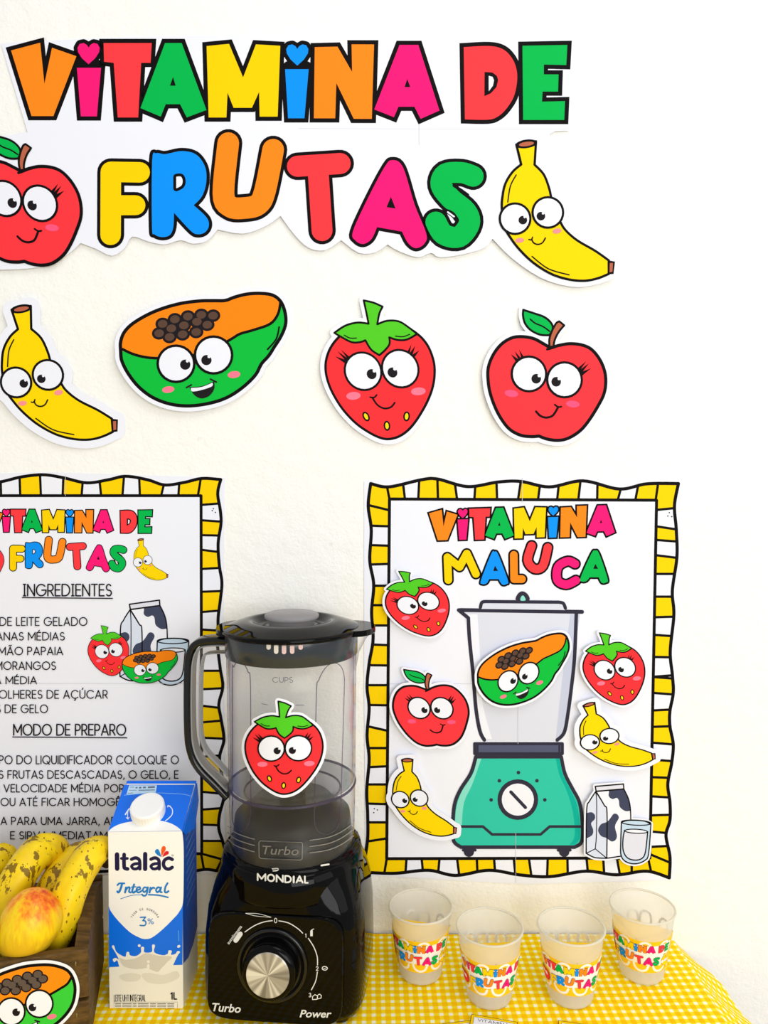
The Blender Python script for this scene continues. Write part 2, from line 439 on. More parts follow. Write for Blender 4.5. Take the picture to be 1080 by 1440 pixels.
LEAF = [(350, 65, 1), (430, 90), (510, 118), (560, 160), (575, 205), (550, 255, 1), (480, 252), (410, 220), (365, 170), (348, 110)]
STEM = [(550, 345, 1), (548, 290), (565, 230), (600, 165), (625, 150, 1), (662, 180, 1), (620, 230), (590, 290), (580, 340, 1)]
def apple(I, root, deep=True, with_paper=True, margin=42):
    if with_paper: paper(I, root, APP, margin, [ribbon(path(LEAF), margin*1.5, True), ribbon(path(STEM), margin*1.5, True), [path(LEAF)]])
    b = I.fill('printed_apple' if not deep else 'fruit_body', APP, P['apple_red'], root)
    r = root if deep else b
    I.fill('leaf', LEAF, P['green'], r)
    I.line('leaf_outline', [(LEAF, 17, True), ([(403, 135), (440, 165), (500, 190), (550, 225)], 12, False)], P['black'], r)
    I.line('outline', [(APP, 25, True), ([(532, 362), (575, 350), (630, 330)], 19, False)], P['black'], r)
    I.fill('stem', STEM, P['brown'], r)
    I.line('stem_outline', [(STEM, 16, True)], P['black'], r)
    for c in ((260, 697, 52, 27, 8), (727, 775, 53, 26, 5)): I.shape('cheek', [circ(*c, n=16)], P['apple_cheek'], r)
    I.line('mouth', [([(447, 832), (480, 865), (525, 878), (575, 862), (612, 805)], 17, False), ([(590, 780), (615, 797), (640, 795)], 14, False)], P['black'], r)
    WL = ((255, 400, 315, 460, 16), (285, 378, 332, 450, 14), (318, 365, 350, 435, 12), (830, 450, 775, 510, 12), (852, 465, 785, 530, 14), (868, 503, 790, 548, 15))
    for q in (WL[:3], WL[3:]): I.shape('eyelashes', [wedge(*w_) for w_ in q], P['black'], r)
    eyes(I, r, deep, [(393, 549, 131, 448, 585, 470, 562), (664, 592, 132, 600, 607, 622, 584)], 18, 37, 12)
    return b
STR = [(210, 435), (130, 520), (80, 620), (65, 720), (80, 830), (120, 940), (180, 1050), (270, 1160), (370, 1240), (460, 1290), (540, 1307), (640, 1285), (740, 1220), (840, 1110), (930, 980), (985, 860), (1010, 740), (1005, 640), (970, 530), (900, 440), (800, 385), (540, 360), (300, 380)]
CAP = [(180, 395, 1), (280, 340), (390, 318), (485, 332, 1), (478, 240), (468, 135, 1), (550, 158), (625, 195, 1), (590, 250), (560, 340, 1), (650, 315), (750, 325), (830, 380), (895, 438, 1), (800, 480), (720, 480), (650, 455, 1), (645, 510), (600, 560), (545, 600, 1), (480, 550), (440, 470, 1), (390, 483), (320, 480), (240, 435)]
def strawberry(I, root, deep=True, with_paper=True, margin=46):
    if with_paper: paper(I, root, STR, margin, [ribbon(path(CAP), margin*1.7, True), [path(CAP)]])
    b = I.fill('printed_strawberry' if not deep else 'fruit_body', STR, P['red'], root)
    r = root if deep else b
    I.line('outline', [(STR, 22, True)], P['black'], r)
    I.fill('leaf_cap', CAP, P['leaf_green'], r)
    I.line('leaf_cap_outline', [(CAP, 18, True), ([(262, 418), (310, 445), (365, 447)], 10, False), ([(705, 447), (770, 455), (830, 438)], 10, False)], P['black'], r)
    for c in ((278, 930, 63, 33, -3), (845, 920, 65, 33, -3)): I.shape('cheek', [circ(*c, n=16)], P['cheek'], r)
    I.line('mouth', [([(440, 955), (475, 1015), (530, 1048), (590, 1040), (628, 1005)], 16, False), ([(420, 948), (455, 952), (480, 932)], 14, False)], P['black'], r)
    WL = ((160, 590, 245, 640, 15), (185, 548, 260, 625, 14), (220, 538, 275, 608, 12), (835, 522, 800, 590, 12), (868, 535, 820, 605, 14), (898, 575, 835, 625, 15))
    for q in (WL[:3], WL[3:]): I.shape('eyelashes', [wedge(*w_) for w_ in q], P['black'], r)
    SD = ((365, 1108, -20), (536, 1195, 4), (716, 1125, 14))
    I.shape('seed_outlines', [circ(x, y, 29, 43, a, 16) for x, y, a in SD], P['black'], r)
    for x, y, a in SD: I.shape('seed', [circ(x, y, 15, 28, a, 14)], P['seed_yellow'], r, h=I.h+(I.k+1)*I.step)
    I.k += 1
    eyes(I, r, deep, [(387, 728, 158, 458, 756, 484, 730), (712, 722, 158, 640, 751, 664, 722)], 19, 43, 14)
    return b
MF = [(243, 200, 1), (508, 182, 1), (550, 270), (570, 360), (575, 480, 1), (575, 800, 1), (480, 815), (345, 832, 1), (347, 400), (320, 330)]
ML = [(240, 200, 1), (180, 290), (153, 370), (148, 780, 1), (230, 822), (345, 832, 1), (347, 400), (320, 330)]
MT = [(235, 152, 1), (505, 135, 1), (508, 182, 1), (243, 198, 1)]
GL = [(485, 495, 1), (478, 700), (480, 800), (510, 855), (570, 885), (640, 888), (710, 860), (745, 800), (768, 520, 1), (700, 488), (560, 478)]
def milk_glass(I, root, deep=True, with_paper=True, margin=22):
    if with_paper: paper(I, root, MF, margin, [ribbon(path(ML), margin*2, True), ribbon(path(MT), margin*2, True), ribbon(path(GL), margin*2, True), [path(GL)], [path(ML)]])
    b = I.fill('printed_carton' if not deep else 'carton_front', MF, P['white'], root)
    r = root if deep else b
    I.fill('carton_side', ML, P['pale_blue'], r)
    I.fill('carton_top', MT, P['milk_grey'], r)
    I.fills('cow_patches', [[(380, 190), (505, 183, 1), (550, 270), (567, 390, 1), (520, 390), (470, 350), (460, 290), (440, 265), (400, 275), (365, 250), (365, 215)],
        [(345, 490), (375, 460), (410, 415), (445, 420), (460, 455), (430, 510), (425, 550), (442, 620), (430, 660), (395, 675), (360, 655), (340, 640), (290, 620), (262, 565), (290, 510)],
        [(156, 400, 1), (200, 395), (230, 420), (230, 460), (195, 500), (215, 560), (205, 610), (153, 640, 1)]], P['cow'], r)
    I.line('outline', [(MF, 12, True), (ML, 12, True), (MT, 13, True), ([(240, 205), (248, 300), (246, 600), (235, 740)], 9, False), ([(235, 740), (150, 780)], 9, False), ([(235, 740), (345, 832)], 9, False)], P['black'], r)
    I.fill('glass', GL, P['glass_blue'], r)
    I.fill('milk_in_glass', [(515, 572, 1), (500, 650), (502, 760), (540, 830), (610, 855), (680, 842), (715, 780), (737, 590, 1)], P['milk_grey'], r)
    I.shape('milk_surface', [circ(626, 583, 108, 19, 4)], P['white'], r)
    I.line('glass_outline', [(GL, 12, True), ([(515, 572), (500, 650), (502, 760), (540, 830), (610, 855), (680, 842), (715, 780), (737, 590)], 12, False), ([(q.x, q.y) for q in circ(626, 583, 108, 19, 4, 16)], 10, True), ([(q.x, q.y) for q in circ(626, 502, 142, 24, 4, 16)], 10, True)], P['black'], r)
    return b

# landmarks of the drawings, in pixels of the photo, to place each copy
LB = [(312, 585), (537, 542), (390, 60), (975, 920)]
LP = [(372, 468), (588, 416), (55, 350), (1005, 220), (450, 712), (860, 55)]
LA = [(393, 549), (664, 592), (645, 160), (470, 1018), (83, 560), (980, 610)]
LS = [(387, 728), (712, 722), (545, 155), (540, 1307), (65, 720), (1010, 740)]
def tilt(x_contact, y_contact, kx, ky, h0=0.0002):
    """the sheet touches what is behind it at its upper right and lifts off towards the lower left"""
    return lambda u, v: h0+(x_contact-u)*kx+(v-y_contact)*ky
def cutout(name, fn, lm, dst, label, h=0.0006, kx=3e-5, ky=0.0, grid=None, group=None, surf=None, lw=1.0):
    xs = [p[0] for p in dst]; ys = [p[1] for p in dst]
    s_ = surf or Plane((0, WALL_Y, 0), (0, -1, 0), tilt(max(xs)+6, min(ys)-6, kx, ky))
    root = thing(name, s_((min(xs)+max(xs))/2, max(ys), h), label, 'paper cutout', group)
    I = Ink(s_, fit(lm, dst) if lm else A2(), h, root, grid, lw)
    fn(I, root)
    return root

# ================================================================ big letters
cA = crop(0, 40, 2.5714); cB = crop(400, 40, 2.5714)
ROW1 = [('V', 'title_orange', cA, [(42, 82), (147, 54), (163, 203), (190, 72), (278, 103), (196, 320), (117, 320)], None),
 ('T', 'title_red', cA, [(376, 55), (550, 55), (546, 127), (512, 127), (502, 325), (428, 325), (413, 127), (378, 123)], None),
 ('I', 'pink', cA, [(280, 145), (367, 145), (353, 321), (295, 321)], (322, 92)),
 ('A', 'green', cA, [(598, 55), (658, 55), (748, 298), (677, 325), (653, 277), (601, 277), (583, 322), (510, 291)], [(627, 178), (637, 210), (616, 210)]),
 ('M', 'yellow', cA, [(748, 66), (829, 58), (880, 180), (926, 60), (1014, 65), (1005, 322), (940, 322), (938, 232), (912, 290), (846, 290), (824, 235), (820, 325), (756, 325)], None),
 ('I', 'blue', cB, [(3, 150), (88, 150), (73, 328), (14, 328)], (47, 97)),
 ('N', 'title_orange', cB, [(110, 70), (192, 68), (245, 160), (243, 60), (324, 60), (316, 330), (251, 330), (188, 200), (184, 328), (107, 328)], None),
 ('A', 'pink', cB, [(416, 62), (484, 62), (560, 300), (492, 330), (470, 286), (412, 286), (396, 324), (325, 296)], [(444, 185), (455, 215), (434, 215)]),
 ('D', 'title_red', cB, [tuple(q) for q in path([(648, 70, 1), (740, 66), (790, 78), (822, 110), (838, 150), (840, 195), (828, 250), (800, 295), (770, 322), (735, 333), (652, 332, 1)])], 'D'),
 ('E', 'green', cB, [(860, 65), (1022, 62), (1018, 135), (937, 133), (937, 169), (990, 169), (988, 231), (932, 231), (930, 268), (1013, 266), (1010, 334), (862, 334)], None)]
def heart(cx, cy, s=1.0):
    return [Vector((cx+s*a, cy+s*b)) for a, b in [(0, 40), (-24, 18), (-38, -4), (-40, -20), (-32, -34), (-18, -37), (-6, -30), (0, -20), (6, -30), (18, -37), (32, -34), (40, -20), (38, -4), (24, 18)]]
def letters_row1(I, T, root, count=10, k=1.0):
    base = I.T; hs = [I.h+(I.k+q)*I.step for q in range(5)]; I.k += 4
    inks = []
    for nm, col, cr, pts, extra in ROW1[:count]:
        I.T = cr.then(T)
        closed = [(p[0], p[1]) for p in pts]
        polys = ribbon(closed, 31*k, True, 'miter')+[[Vector(p) for p in pts]]
        if isinstance(extra, tuple):
            hp = heart(*extra); polys += ribbon(hp, 29*k, True, 'round')+[hp]
            if k == 1.0: polys += ribbon([(extra[0]-36, extra[1]+38), (extra[0]+36, extra[1]+38)], 28)
        inks.append((cr, pts, extra, col, I.shape('letter_outline', polys, P['black'], root, h=hs[1])))
    for cr, pts, extra, col, o in inks:
        I.T = cr.then(T)
        polys = [[Vector(p) for p in pts]]
        if isinstance(extra, tuple): polys.append(heart(*extra))
        f = I.shape('letter', polys, P[col], root, h=hs[2])
        if extra == 'D':
            I.shape('letter_hole', [[Vector(p) for p in ((723, 160), (752, 162), (768, 175), (772, 190), (766, 215), (745, 238), (722, 248))]], P['black'], root, h=hs[3])
            I.shape('letter_hole_paper', [[Vector(p) for p in ((738, 174), (752, 178), (757, 190), (753, 210), (738, 230))]], P['white'], root, h=hs[4])
        elif isinstance(extra, list): I.shape('letter_hole', [[Vector(p) for p in extra]], P['black'], root, h=hs[3])
    I.T = base
BUB = [('F', 'yellow', cA, [([(404, 522, 1), (404, 750, 1)], 74), ([(404, 522, 1), (508, 524, 1)], 74), ([(404, 643, 1), (493, 643, 1)], 72)], None),
 ('R', 'blue', cA, [('fill', [(553, 480), (568, 455), (600, 458), (660, 447), (712, 460), (744, 505), (748, 560), (733, 610), (703, 643, 1), (748, 685), (758, 715), (745, 740), (718, 748), (692, 735), (632, 670, 1), (630, 720), (618, 750), (590, 758), (562, 748), (553, 720)])], [(640, 540, 1), (657, 540), (663, 556), (658, 572), (640, 582, 1)]),
 ('U', 'title_orange', cA, [([(827, 418), (810, 600), (835, 648), (885, 653), (935, 640), (960, 590), (989, 442)], 78)], None),
 ('T', 'title_red', cB, [([(48, 502, 1), (202, 492, 1)], 76), ([(122, 510, 1), (137, 735, 1)], 75)], None),
 ('A', 'pink', cB, [('fill', [(362, 505), (390, 480), (428, 505), (470, 640), (512, 745), (505, 782), (475, 798), (447, 780), (425, 738, 1), (335, 722, 1), (315, 765), (285, 783), (257, 770), (248, 738), (300, 622)])], 'a'),
 ('S', 'green', cB, [([(681, 538), (640, 525), (582, 530), (566, 570), (600, 618), (655, 665), (667, 710), (630, 757), (575, 748), (547, 704)], 76)], 's')]
def bubble(I, T, root, glyphs, bw, k=1.0):
    base = I.T; todo = []; hs = [I.h+(I.k+q)*I.step for q in range(5)]; I.k += 4
    for nm, col, cr, sh, extra in glyphs:
        I.T = cr.then(T); out = []; inn = []
        for s_ in sh:
            if s_[0] == 'fill': q = path(s_[1]); inn.append(q); out += [q]+ribbon(q, bw*2*k, True)
            else:
                q = path(s_[0], False); inn += ribbon(q, s_[1], False, cn=20); out += ribbon(q, s_[1]+2*bw*k, False, cn=22)
        I.shape('letter_outline', out, P['black'], root, h=hs[1]); todo.append((cr, inn, col, extra))
    for cr, inn, col, extra in todo:
        I.T = cr.then(T)
        I.shape('letter', inn, P[col], root, h=hs[2])
        if isinstance(extra, list):
            q = path(extra); I.shape('letter_hole', [q]+ribbon(q, 22*k, True), P['black'], root, h=hs[3]); I.shape('letter_hole_paper', [q], P['white'], root, h=hs[4])
        if extra == 'a': I.shape('letter_hole', [[Vector(p) for p in ((385, 612), (402, 655), (369, 650))]], P['black'], root, h=hs[3])
        if extra == 's': I.line('letter_slit', [([(612, 572), (640, 590), (662, 606)], 11, False), ([(578, 662), (605, 674), (622, 696)], 17, False)], P['black'], root, h=hs[3])
        if extra == 's': I.line('letter_slit_paper', [([(590, 668), (612, 684)], 6, False)], P['white'], root, h=hs[4])
    I.T = base

# ================================================================ room
wall_m = mat('painted_plaster', (254, 253, 247), 0.8, 0.1)
n = NT(wall_m); c = n.coord()
h1 = n.noise(c, 55, 5, .6); h2 = n.noise(c, 240, 3, .6)
n.bump(n.math('ADD', n.math('MULTIPLY', h1, 1.0), n.math('MULTIPLY', h2, .35)), 0.6, 0.003)
spk = n.math('LESS_THAN', n.noise(c, 60, 1), .22)
n.link(n.mix(n.math('MULTIPLY', spk, .25), lin((254, 253, 247)), lin((222, 214, 196))), n.b.inputs['Base Color'])
def slab(name, x0, x1, y0, y1, z0, z1, m):
    o = bobj(name, box_bm((x0+x1)/2, (y0+y1)/2, (z0+z1)/2, x1-x0, y1-y0, z1-z0), m); o['kind'] = 'structure'; return o
slab('wall_back', -2.5, 2.5, WALL_Y, WALL_Y+.12, 0, 3.0, wall_m)
floor_m = mat('floor_tile', (205, 198, 186), .4)
n = NT(floor_m); c = n.coord((1.8, 1.8, 1.8)); br = n.new('ShaderNodeTexBrick'); n.link(c, br.inputs['Vector']); br.offset = 0
br.inputs['Color1'].default_value = lin((208, 201, 190)); br.inputs['Color2'].default_value = lin((200, 193, 181)); br.inputs['Mortar'].default_value = lin((150, 145, 138))
br.inputs['Mortar Size'].default_value = .01; br.inputs['Brick Width'].default_value = 1; br.inputs['Row Height'].default_value = 1
n.link(br.outputs['Color'], n.b.inputs['Base Color'])
slab('floor', -2.5, 2.5, -2.2, WALL_Y+.12, -.05, 0, floor_m)

# ================================================================ table and gingham cloth
TX0, TX1, TY0, TY1 = -.95, .326, .22, WALL_Y-.012
wood = mat('dark_crate_wood', (92, 62, 36), .6, .3)
n = NT(wood); c = n.coord((6, 40, 40)); g = n.noise(c, 5, 6, .65); g2 = n.noise(n.coord(), 60, 3)
n.link(n.ramp(n.math('ADD', n.math('MULTIPLY', g, .75), n.math('MULTIPLY', g2, .25)), [(.3, (44, 30, 12)), (.5, (88, 64, 28)), (.68, (116, 86, 40)), (.8, (68, 48, 22))]), n.b.inputs['Base Color'])
n.bump(g, .4, .001)
twood = mat('table_wood', (170, 140, 105), .5)
tb = thing('table', ((TX0+TX1)/2, .5, 0), 'wooden table against the wall, hidden under the yellow checked cloth', 'table')
bobj('tabletop', box_bm((TX0+TX1)/2, (TY0+TY1)/2, TABLE-.018, TX1-TX0, TY1-TY0, .03, bevel=.003), twood, tb)
for x in (TX0+.05, TX1-.05):
    for y in (TY0+.05, TY1-.05): bobj('leg', box_bm(x, y, (TABLE-.033)/2, .045, .045, TABLE-.033, bevel=.003), twood, tb)
cloth_m = mat('gingham_cotton', (255, 232, 60), .85, .1)
n = NT(cloth_m); uvn = n.n.new('ShaderNodeUVMap'); sp = n.n.new('ShaderNodeSeparateXYZ'); n.link(uvn.outputs[0], sp.inputs[0])
def stripe(o_):
    fr = n.math('FRACT', n.math('MULTIPLY', o_, 1/.0096)); d = n.math('ABSOLUTE', n.math('SUBTRACT', fr, .5))
    mr = n.n.new('ShaderNodeMapRange'); mr.interpolation_type = 'SMOOTHSTEP'; n.link(d, mr.inputs[0]); mr.inputs[1].default_value = .15; mr.inputs[2].default_value = .26
    return mr.outputs[0]
sx, sy = stripe(sp.outputs[0]), stripe(sp.outputs[1])
both = n.math('MULTIPLY', sx, sy); any_ = n.math('MAXIMUM', sx, sy)
c1 = n.mix(any_, lin((255, 252, 225)), lin((255, 224, 30))); c2 = n.mix(both, c1, lin((255, 198, 0)))
n.link(c2, n.b.inputs['Base Color'])
wv = n.noise(n.coord((900, 900, 900)), 1.0, 1); n.bump(wv, .15, .0003)
def cloth():
    # top sheet + overhang at the right and at the front
    us = [TX0-.02+i*(TX1+.008-TX0+.02)/70 for i in range(71)]; vs_ = [TY0-.01+i*(WALL_Y-.003-TY0+.01)/44 for i in range(45)]
    right = [(.004, .006), (.010, .0105), (.020, .019), (.030, .028), (.040, .036), (.060, .050)]
    verts = []; uv = []; W_ = len(us)+len(right)
    front = 16
    rot = radians(-1.2)
    for j, y in enumerate(vs_):
        k = (WALL_Y-y)
        for i, x in enumerate(us):
            z = TABLE+.0008+.0005*sin(x*31+y*13)*sin(y*27)
            verts.append(Vector((x, y, z))); uv.append((x, y))
        amp = min(1.15, .35+k*7.0)
        for i, (dx, dz) in enumerate(right):
            q = (i+1)/len(right); wob = .0035*sin(y*95)*q+.0022*sin(y*41+1)*q
            verts.append(Vector((us[-1]+dx*amp+wob*.8, y, TABLE+.0008-dz*amp+wob*.4))); uv.append((us[-1]+sqrt(dx*dx+dz*dz)*1.02, y))
    fr = []
    for t in range(1, front+1):
        for i in range(W_):
            p = verts[i]; d = .018*t; q = t/front
            fr.append(Vector((p.x, vs_[0]-.004-.05*q*(.5+.5*sin(p.x*38)), p.z-d))); uv.append((uv[i][0], uv[i][1]-d))
    allv = verts+fr; F_ = []
    def idx(j, i): return j*W_+i if j >= 0 else len(verts)+(-j-1)*W_+i
    for j in range(len(vs_)-1):
        for i in range(W_-1): F_.append((idx(j, i), idx(j, i+1), idx(j+1, i+1), idx(j+1, i)))
    for t in range(front):
        for i in range(W_-1): F_.append((idx(-t-1, i), idx(-t-1, i+1), idx(-t if t else 0, i+1), idx(-t if t else 0, i)))
    o = obj('tablecloth', allv, F_, cloth_m, smooth=True)
    l = o.data.uv_layers.new(name='UVMap')
    cr_, sr_ = cos(rot), sin(rot)
    for p in o.data.polygons:
        for li, vi in zip(p.loop_indices, p.vertices): a, b = uv[vi]; l.data[li].uv = (a*cr_-b*sr_, a*sr_+b*cr_)
    return tag(o, 'yellow and white gingham tablecloth spread over the table', 'tablecloth')
cloth()

# ================================================================ title banner
BANNER = [(2, 62), (150, 54), (300, 51), (600, 53), (807, 55), (800, 185), (772, 190), (778, 230), (790, 268), (800, 300), (806, 328), (835, 348), (864, 362), (868, 375), (862, 392), (830, 403), (800, 404), (760, 392), (720, 365), (692, 337), (680, 350), (650, 359), (618, 363), (606, 357), (587, 363), (560, 354), (545, 345), (528, 356), (505, 357), (480, 339), (458, 353), (435, 350), (415, 332), (395, 305), (373, 320), (342, 330), (307, 324), (292, 340), (272, 344), (255, 339), (233, 345), (210, 341), (187, 334), (177, 350), (159, 361), (136, 351), (115, 343), (97, 359), (70, 374), (23, 380), (-35, 376), (-72, 340), (-82, 280), (-60, 225), (-30, 196), (0, 194), (40, 187)]
wp = Plane((0, WALL_Y, 0), (0, -1, 0), lambda u, v: .0005+(v-40)*8e-6)
root = thing('title_banner', wp(400, 400, 0), 'large cut paper banner lettered VITAMINA DE FRUTAS at the top of the wall', 'banner')
I = Ink(wp, A2(), .0004, root)
SH = {0, 5, 6, 19, 23, 26, 29, 33, 36, 40, 42, 46, 57, 4}
I.fill('paper', [p+(1,) if i in (0, 4, 5, 19, 26, 29, 33, 36, 46, 56) else p for i, p in enumerate(BANNER)], P['white'], root, n=3, thick=.00035, label='white scalloped paper')
for q in [([(589, 168, 1), (589, 205, 1)], .9, False), ([(420, 182, 1), (800, 183, 1)], .5, False)]: I.line('sheet_join', [q], P['seam'], root)
letters_row1(I, A2(), root)
bubble(I, A2(), root, BUB, 12)
I2 = Ink(wp, fit(LA, [(7.6, 284.4), (59, 285.8), (40.3, 205.3), (35.4, 368.5), (-45, 283), (116.7, 290)]), .0008, root); apple(I2, root, False, False)
I2 = Ink(wp, crop(660, 190, 4.909), .0008, root); banana(I2, root, False, False)

# ================================================================ four fruit cutouts on the wall
cutout('banana_cutout', banana, LB, [(26.1, 538.8), (69.2, 527.6), (33, 434.2), (162.6, 598.3)], 'smiling paper banana cutout on the wall at far left, below the title')
cutout('papaya_cutout', papaya, LP, [crop(160, 400, 4.154)(p) for p in LP], 'grinning halved papaya cutout stuck on the bare wall under the title')
cutout('strawberry_cutout', strawberry, LS, [(511.3, 527.9), (563.4, 518.4), (524.5, 425.5), (547.2, 616.8), (458.1, 522), (610.4, 518.7)], 'large paper strawberry cutout on the bare wall, between papaya and apple', lw=.98)
cutout('apple_cutout', apple, LA, [crop(670, 425, 5.4)(p) for p in LA], 'large red paper apple cutout on the bare wall above the right poster')

# ================================================================ posters
def wave(c, pts, corner=True): return [tuple(c(p))+((1,) if len(p) > 2 else ()) for p in pts]
def side_y(curve, u, ax):
    """point on a wavy curve where coordinate ax equals u"""
    best = None
    for a, b in zip(curve, curve[1:]):
        lo, hi = min(a[ax], b[ax]), max(a[ax], b[ax])
        if lo-1e-6 <= u <= hi+1e-6:
            t = 0 if abs(b[ax]-a[ax]) < 1e-6 else (u-a[ax])/(b[ax]-a[ax]); return a.lerp(b, t)
    return min(curve, key=lambda p: abs(p[ax]-u))
def frame(I, root, top, right, bottom, left, inner, sides, lw=4.4):
    """wavy striped border: yellow ring, white blocks, black lines"""
    C = {k: path(v, False, 8) for k, v in dict(top=top, right=right, bottom=bottom, left=left).items() if v}
    TL, TR, BR, BL = [Vector(p) for p in inner]
    outer = C['top']+C['right']+C['bottom']+C['left']
    I.shape('border_yellow', [outer], P['yellow'], root)
    whites = []; seps = []
    for side, blocks in sides.items():
        ax = 0 if side in ('top', 'bottom') else 1
        a, b = dict(top=(TL, TR), right=(TR, BR), bottom=(BL, BR), left=(TL, BL))[side]
        def inn(u): t = (u-a[ax])/(b[ax]-a[ax]); return a.lerp(b, t)
        cur = C[side]
        for kind, i0, o0, i1, o1 in blocks:
            if kind == 's': seps.append(([tuple(inn(i0)), tuple(side_y(cur, o0, ax))], lw*.8, False)); continue
            q = [inn(i0), side_y(cur, o0, ax)]
            for k in range(1, 6): q.append(side_y(cur, o0+(o1-o0)*k/6, ax))
            q += [side_y(cur, o1, ax), inn(i1)]
            whites.append(q)
            seps.append(([tuple(q[0]), tuple(q[1])], lw*.8, False)); seps.append(([tuple(q[-1]), tuple(q[-2])], lw*.8, False))
    hw = I.h+(I.k+1)*STEP; I.k += 1
    for w_ in whites: I.shape('border_white_block', [w_], P['white'], root, h=hw)
    I.shape('sheet_field', [[TL, TR, BR, BL]], P['white'], root)
    I.line('border_lines', seps+[([tuple(p)+(1,) for p in (TL, TR, BR, BL)], lw, True)], P['black'], root, n=0)
    I.shape('border_outline', ribbon(outer, lw*1.05, True), P['black'], root)
# ---- right poster
c3 = crop(500, 660, 2.348); c4 = crop(500, 940, 2.348)
rp = Plane((0, WALL_Y, 0), (0, -1, 0), lambda u, v: .0004)
root = thing('blender_poster', rp(735, 1238, 0), 'right poster with striped border, headed VITAMINA MALUCA over a drawn teal blender', 'poster')
I = Ink(rp, A2(), .0004, root)
I.fill('paper', [(512, 676, 1), (735, 669, 1), (958, 676, 1), (950, 960, 1), (947, 1237, 1), (735, 1243, 1), (514, 1230, 1), (512, 960, 1)], P['white'], root, thick=.00035, label='white paper sheet')
top = wave(c3, [(50, 47), (110, 58), (215, 35), (270, 32), (370, 57), (470, 42), (545, 40), (640, 58), (750, 38), (870, 65), (960, 48), (1065, 47)])
rt = wave(c3, [(1065, 47), (1052, 120), (1058, 200), (1060, 290), (1045, 400), (1050, 480), (1038, 600)])+wave(c4, [(1045, 20), (1048, 80), (1037, 140), (1037, 190), (1048, 250), (1043, 310), (1030, 380), (1037, 440), (1037, 500), (1024, 550), (1037, 620), (1035, 690)])
bt = wave(c4, [(1035, 690), (960, 668), (860, 680), (760, 668), (640, 686), (540, 680), (440, 665), (330, 682), (240, 665), (130, 675), (35, 672)])
lf = wave(c4, [(35, 672), (30, 640), (40, 560), (40, 480), (37, 400), (45, 300), (38, 220), (45, 130), (38, 60)])+wave(c3, [(45, 640), (58, 560), (53, 470), (60, 380), (47, 300), (52, 200), (42, 120), (50, 47)])
def bx(l, c, ax): return [(k, c(Vector((a, a)))[ax], c(Vector((b, b)))[ax], c(Vector((d, d)))[ax], c(Vector((e, e)))[ax]) for k, a, b, d, e in l]
sides = dict(
 top=bx([('s', 112, 104, 0, 0), ('w', 163, 157, 207, 210), ('s', 272, 270, 0, 0), ('w', 335, 328, 392, 395), ('w', 467, 465, 536, 545), ('w', 602, 608, 665, 670), ('w', 735, 742, 797, 798), ('w', 865, 875, 923, 932), ('s', 990, 998, 0, 0)], c3, 0),
 right=bx([('w', 134, 128, 188, 198), ('w', 233, 238, 283, 292), ('w', 345, 345, 420, 420), ('w', 488, 486, 546, 550), ('w', 619, 620, 685, 690)], c3, 1)+bx([('s', 27, 22, 0, 0), ('w', 80, 85, 138, 135), ('s', 192, 190, 0, 0), ('w', 244, 250, 300, 305), ('s', 358, 360, 0, 0), ('w', 421, 425, 484, 482), ('w', 537, 542, 588, 585), ('s', 612, 640, 0, 0)], c4, 1),
 bottom=bx([('s', 103, 95, 0, 0), ('w', 168, 165, 218, 222), ('w', 277, 273, 335, 342), ('s', 400, 402, 0, 0), ('w', 457, 460, 522, 527), ('w', 572, 580, 634, 632), ('w', 699, 700, 762, 766), ('w', 817, 820, 862, 872), ('s', 911, 911, 0, 0), ('s', 965, 975, 0, 0)], c4, 0),
 left=bx([('s', 135, 118, 0, 0), ('w', 188, 186, 252, 250), ('w', 312, 314, 384, 384), ('s', 448, 448, 0, 0), ('w', 515, 515, 580, 578), ('w', 647, 646, 712, 712)], c3, 1)+bx([('w', 121, 120, 205, 190), ('s', 262, 262, 0, 0), ('w', 322, 325, 382, 382), ('w', 447, 445, 507, 507), ('s', 560, 570, 0, 0)], c4, 1))
frame(I, root, top, rt, bt, lf, [(547.7, 701.7), (922.9, 703.4), (913.5, 1206), (543.8, 1207)], sides)
I.shape('border_dots', [circ(q.x, q.y, 1.0, n=8) for q in [c3(p) for p in ((1035, 143), (1030, 154), (1043, 156))]+[c4(p) for p in ((62, 462), (72, 466), (60, 475))]], P['black'], root)
TV = fit([(8.5, 64), (44, 170), (143, 55), (284, 60), (397, 171), (532, 56), (625, 161)], [(599.7, 721.7), (615.8, 762.2), (659.7, 709.8), (718.9, 712), (765.3, 756.7), (826.7, 709.4), (869.7, 750.7)])
letters_row1(I, TV, root, 8, .95)
MAL = [('M', 'yellow', c3, [([(306, 365, 1), (303, 290, 1), (343, 322, 1), (367, 278, 1), (397, 345, 1)], 25)], None),
 ('A', 'blue', c3, [('fill', [(448, 278), (458, 272), (470, 280), (502, 365), (498, 378), (484, 380), (472, 362, 1), (441, 362, 1), (432, 376), (418, 378), (414, 365)])], 'x'),
 ('L', 'title_orange', c3, [([(522, 282, 1), (523, 362, 1), (549, 362, 1)], 25)], None),
 ('U', 'title_red', c3, [([(581, 252), (568, 300), (590, 328), (618, 318), (634, 258)], 27)], None),
 ('C', 'pink', c3, [([(724, 312), (700, 303), (668, 322), (666, 365), (695, 380), (727, 366)], 27)], None),
 ('A', 'green', c3, [('fill', [(778, 278), (790, 268), (803, 278), (831, 360), (826, 373), (812, 374), (802, 356, 1), (772, 356, 1), (762, 368), (748, 370), (742, 358)])], 'y')]
bubble(I, A2(), root, MAL, 6)
I.shape('letter_hole', [[c3(p) for p in q] for q in (((460, 318), (470, 335), (454, 335)), ((791, 312), (800, 328), (784, 328)))], P['black'], root)
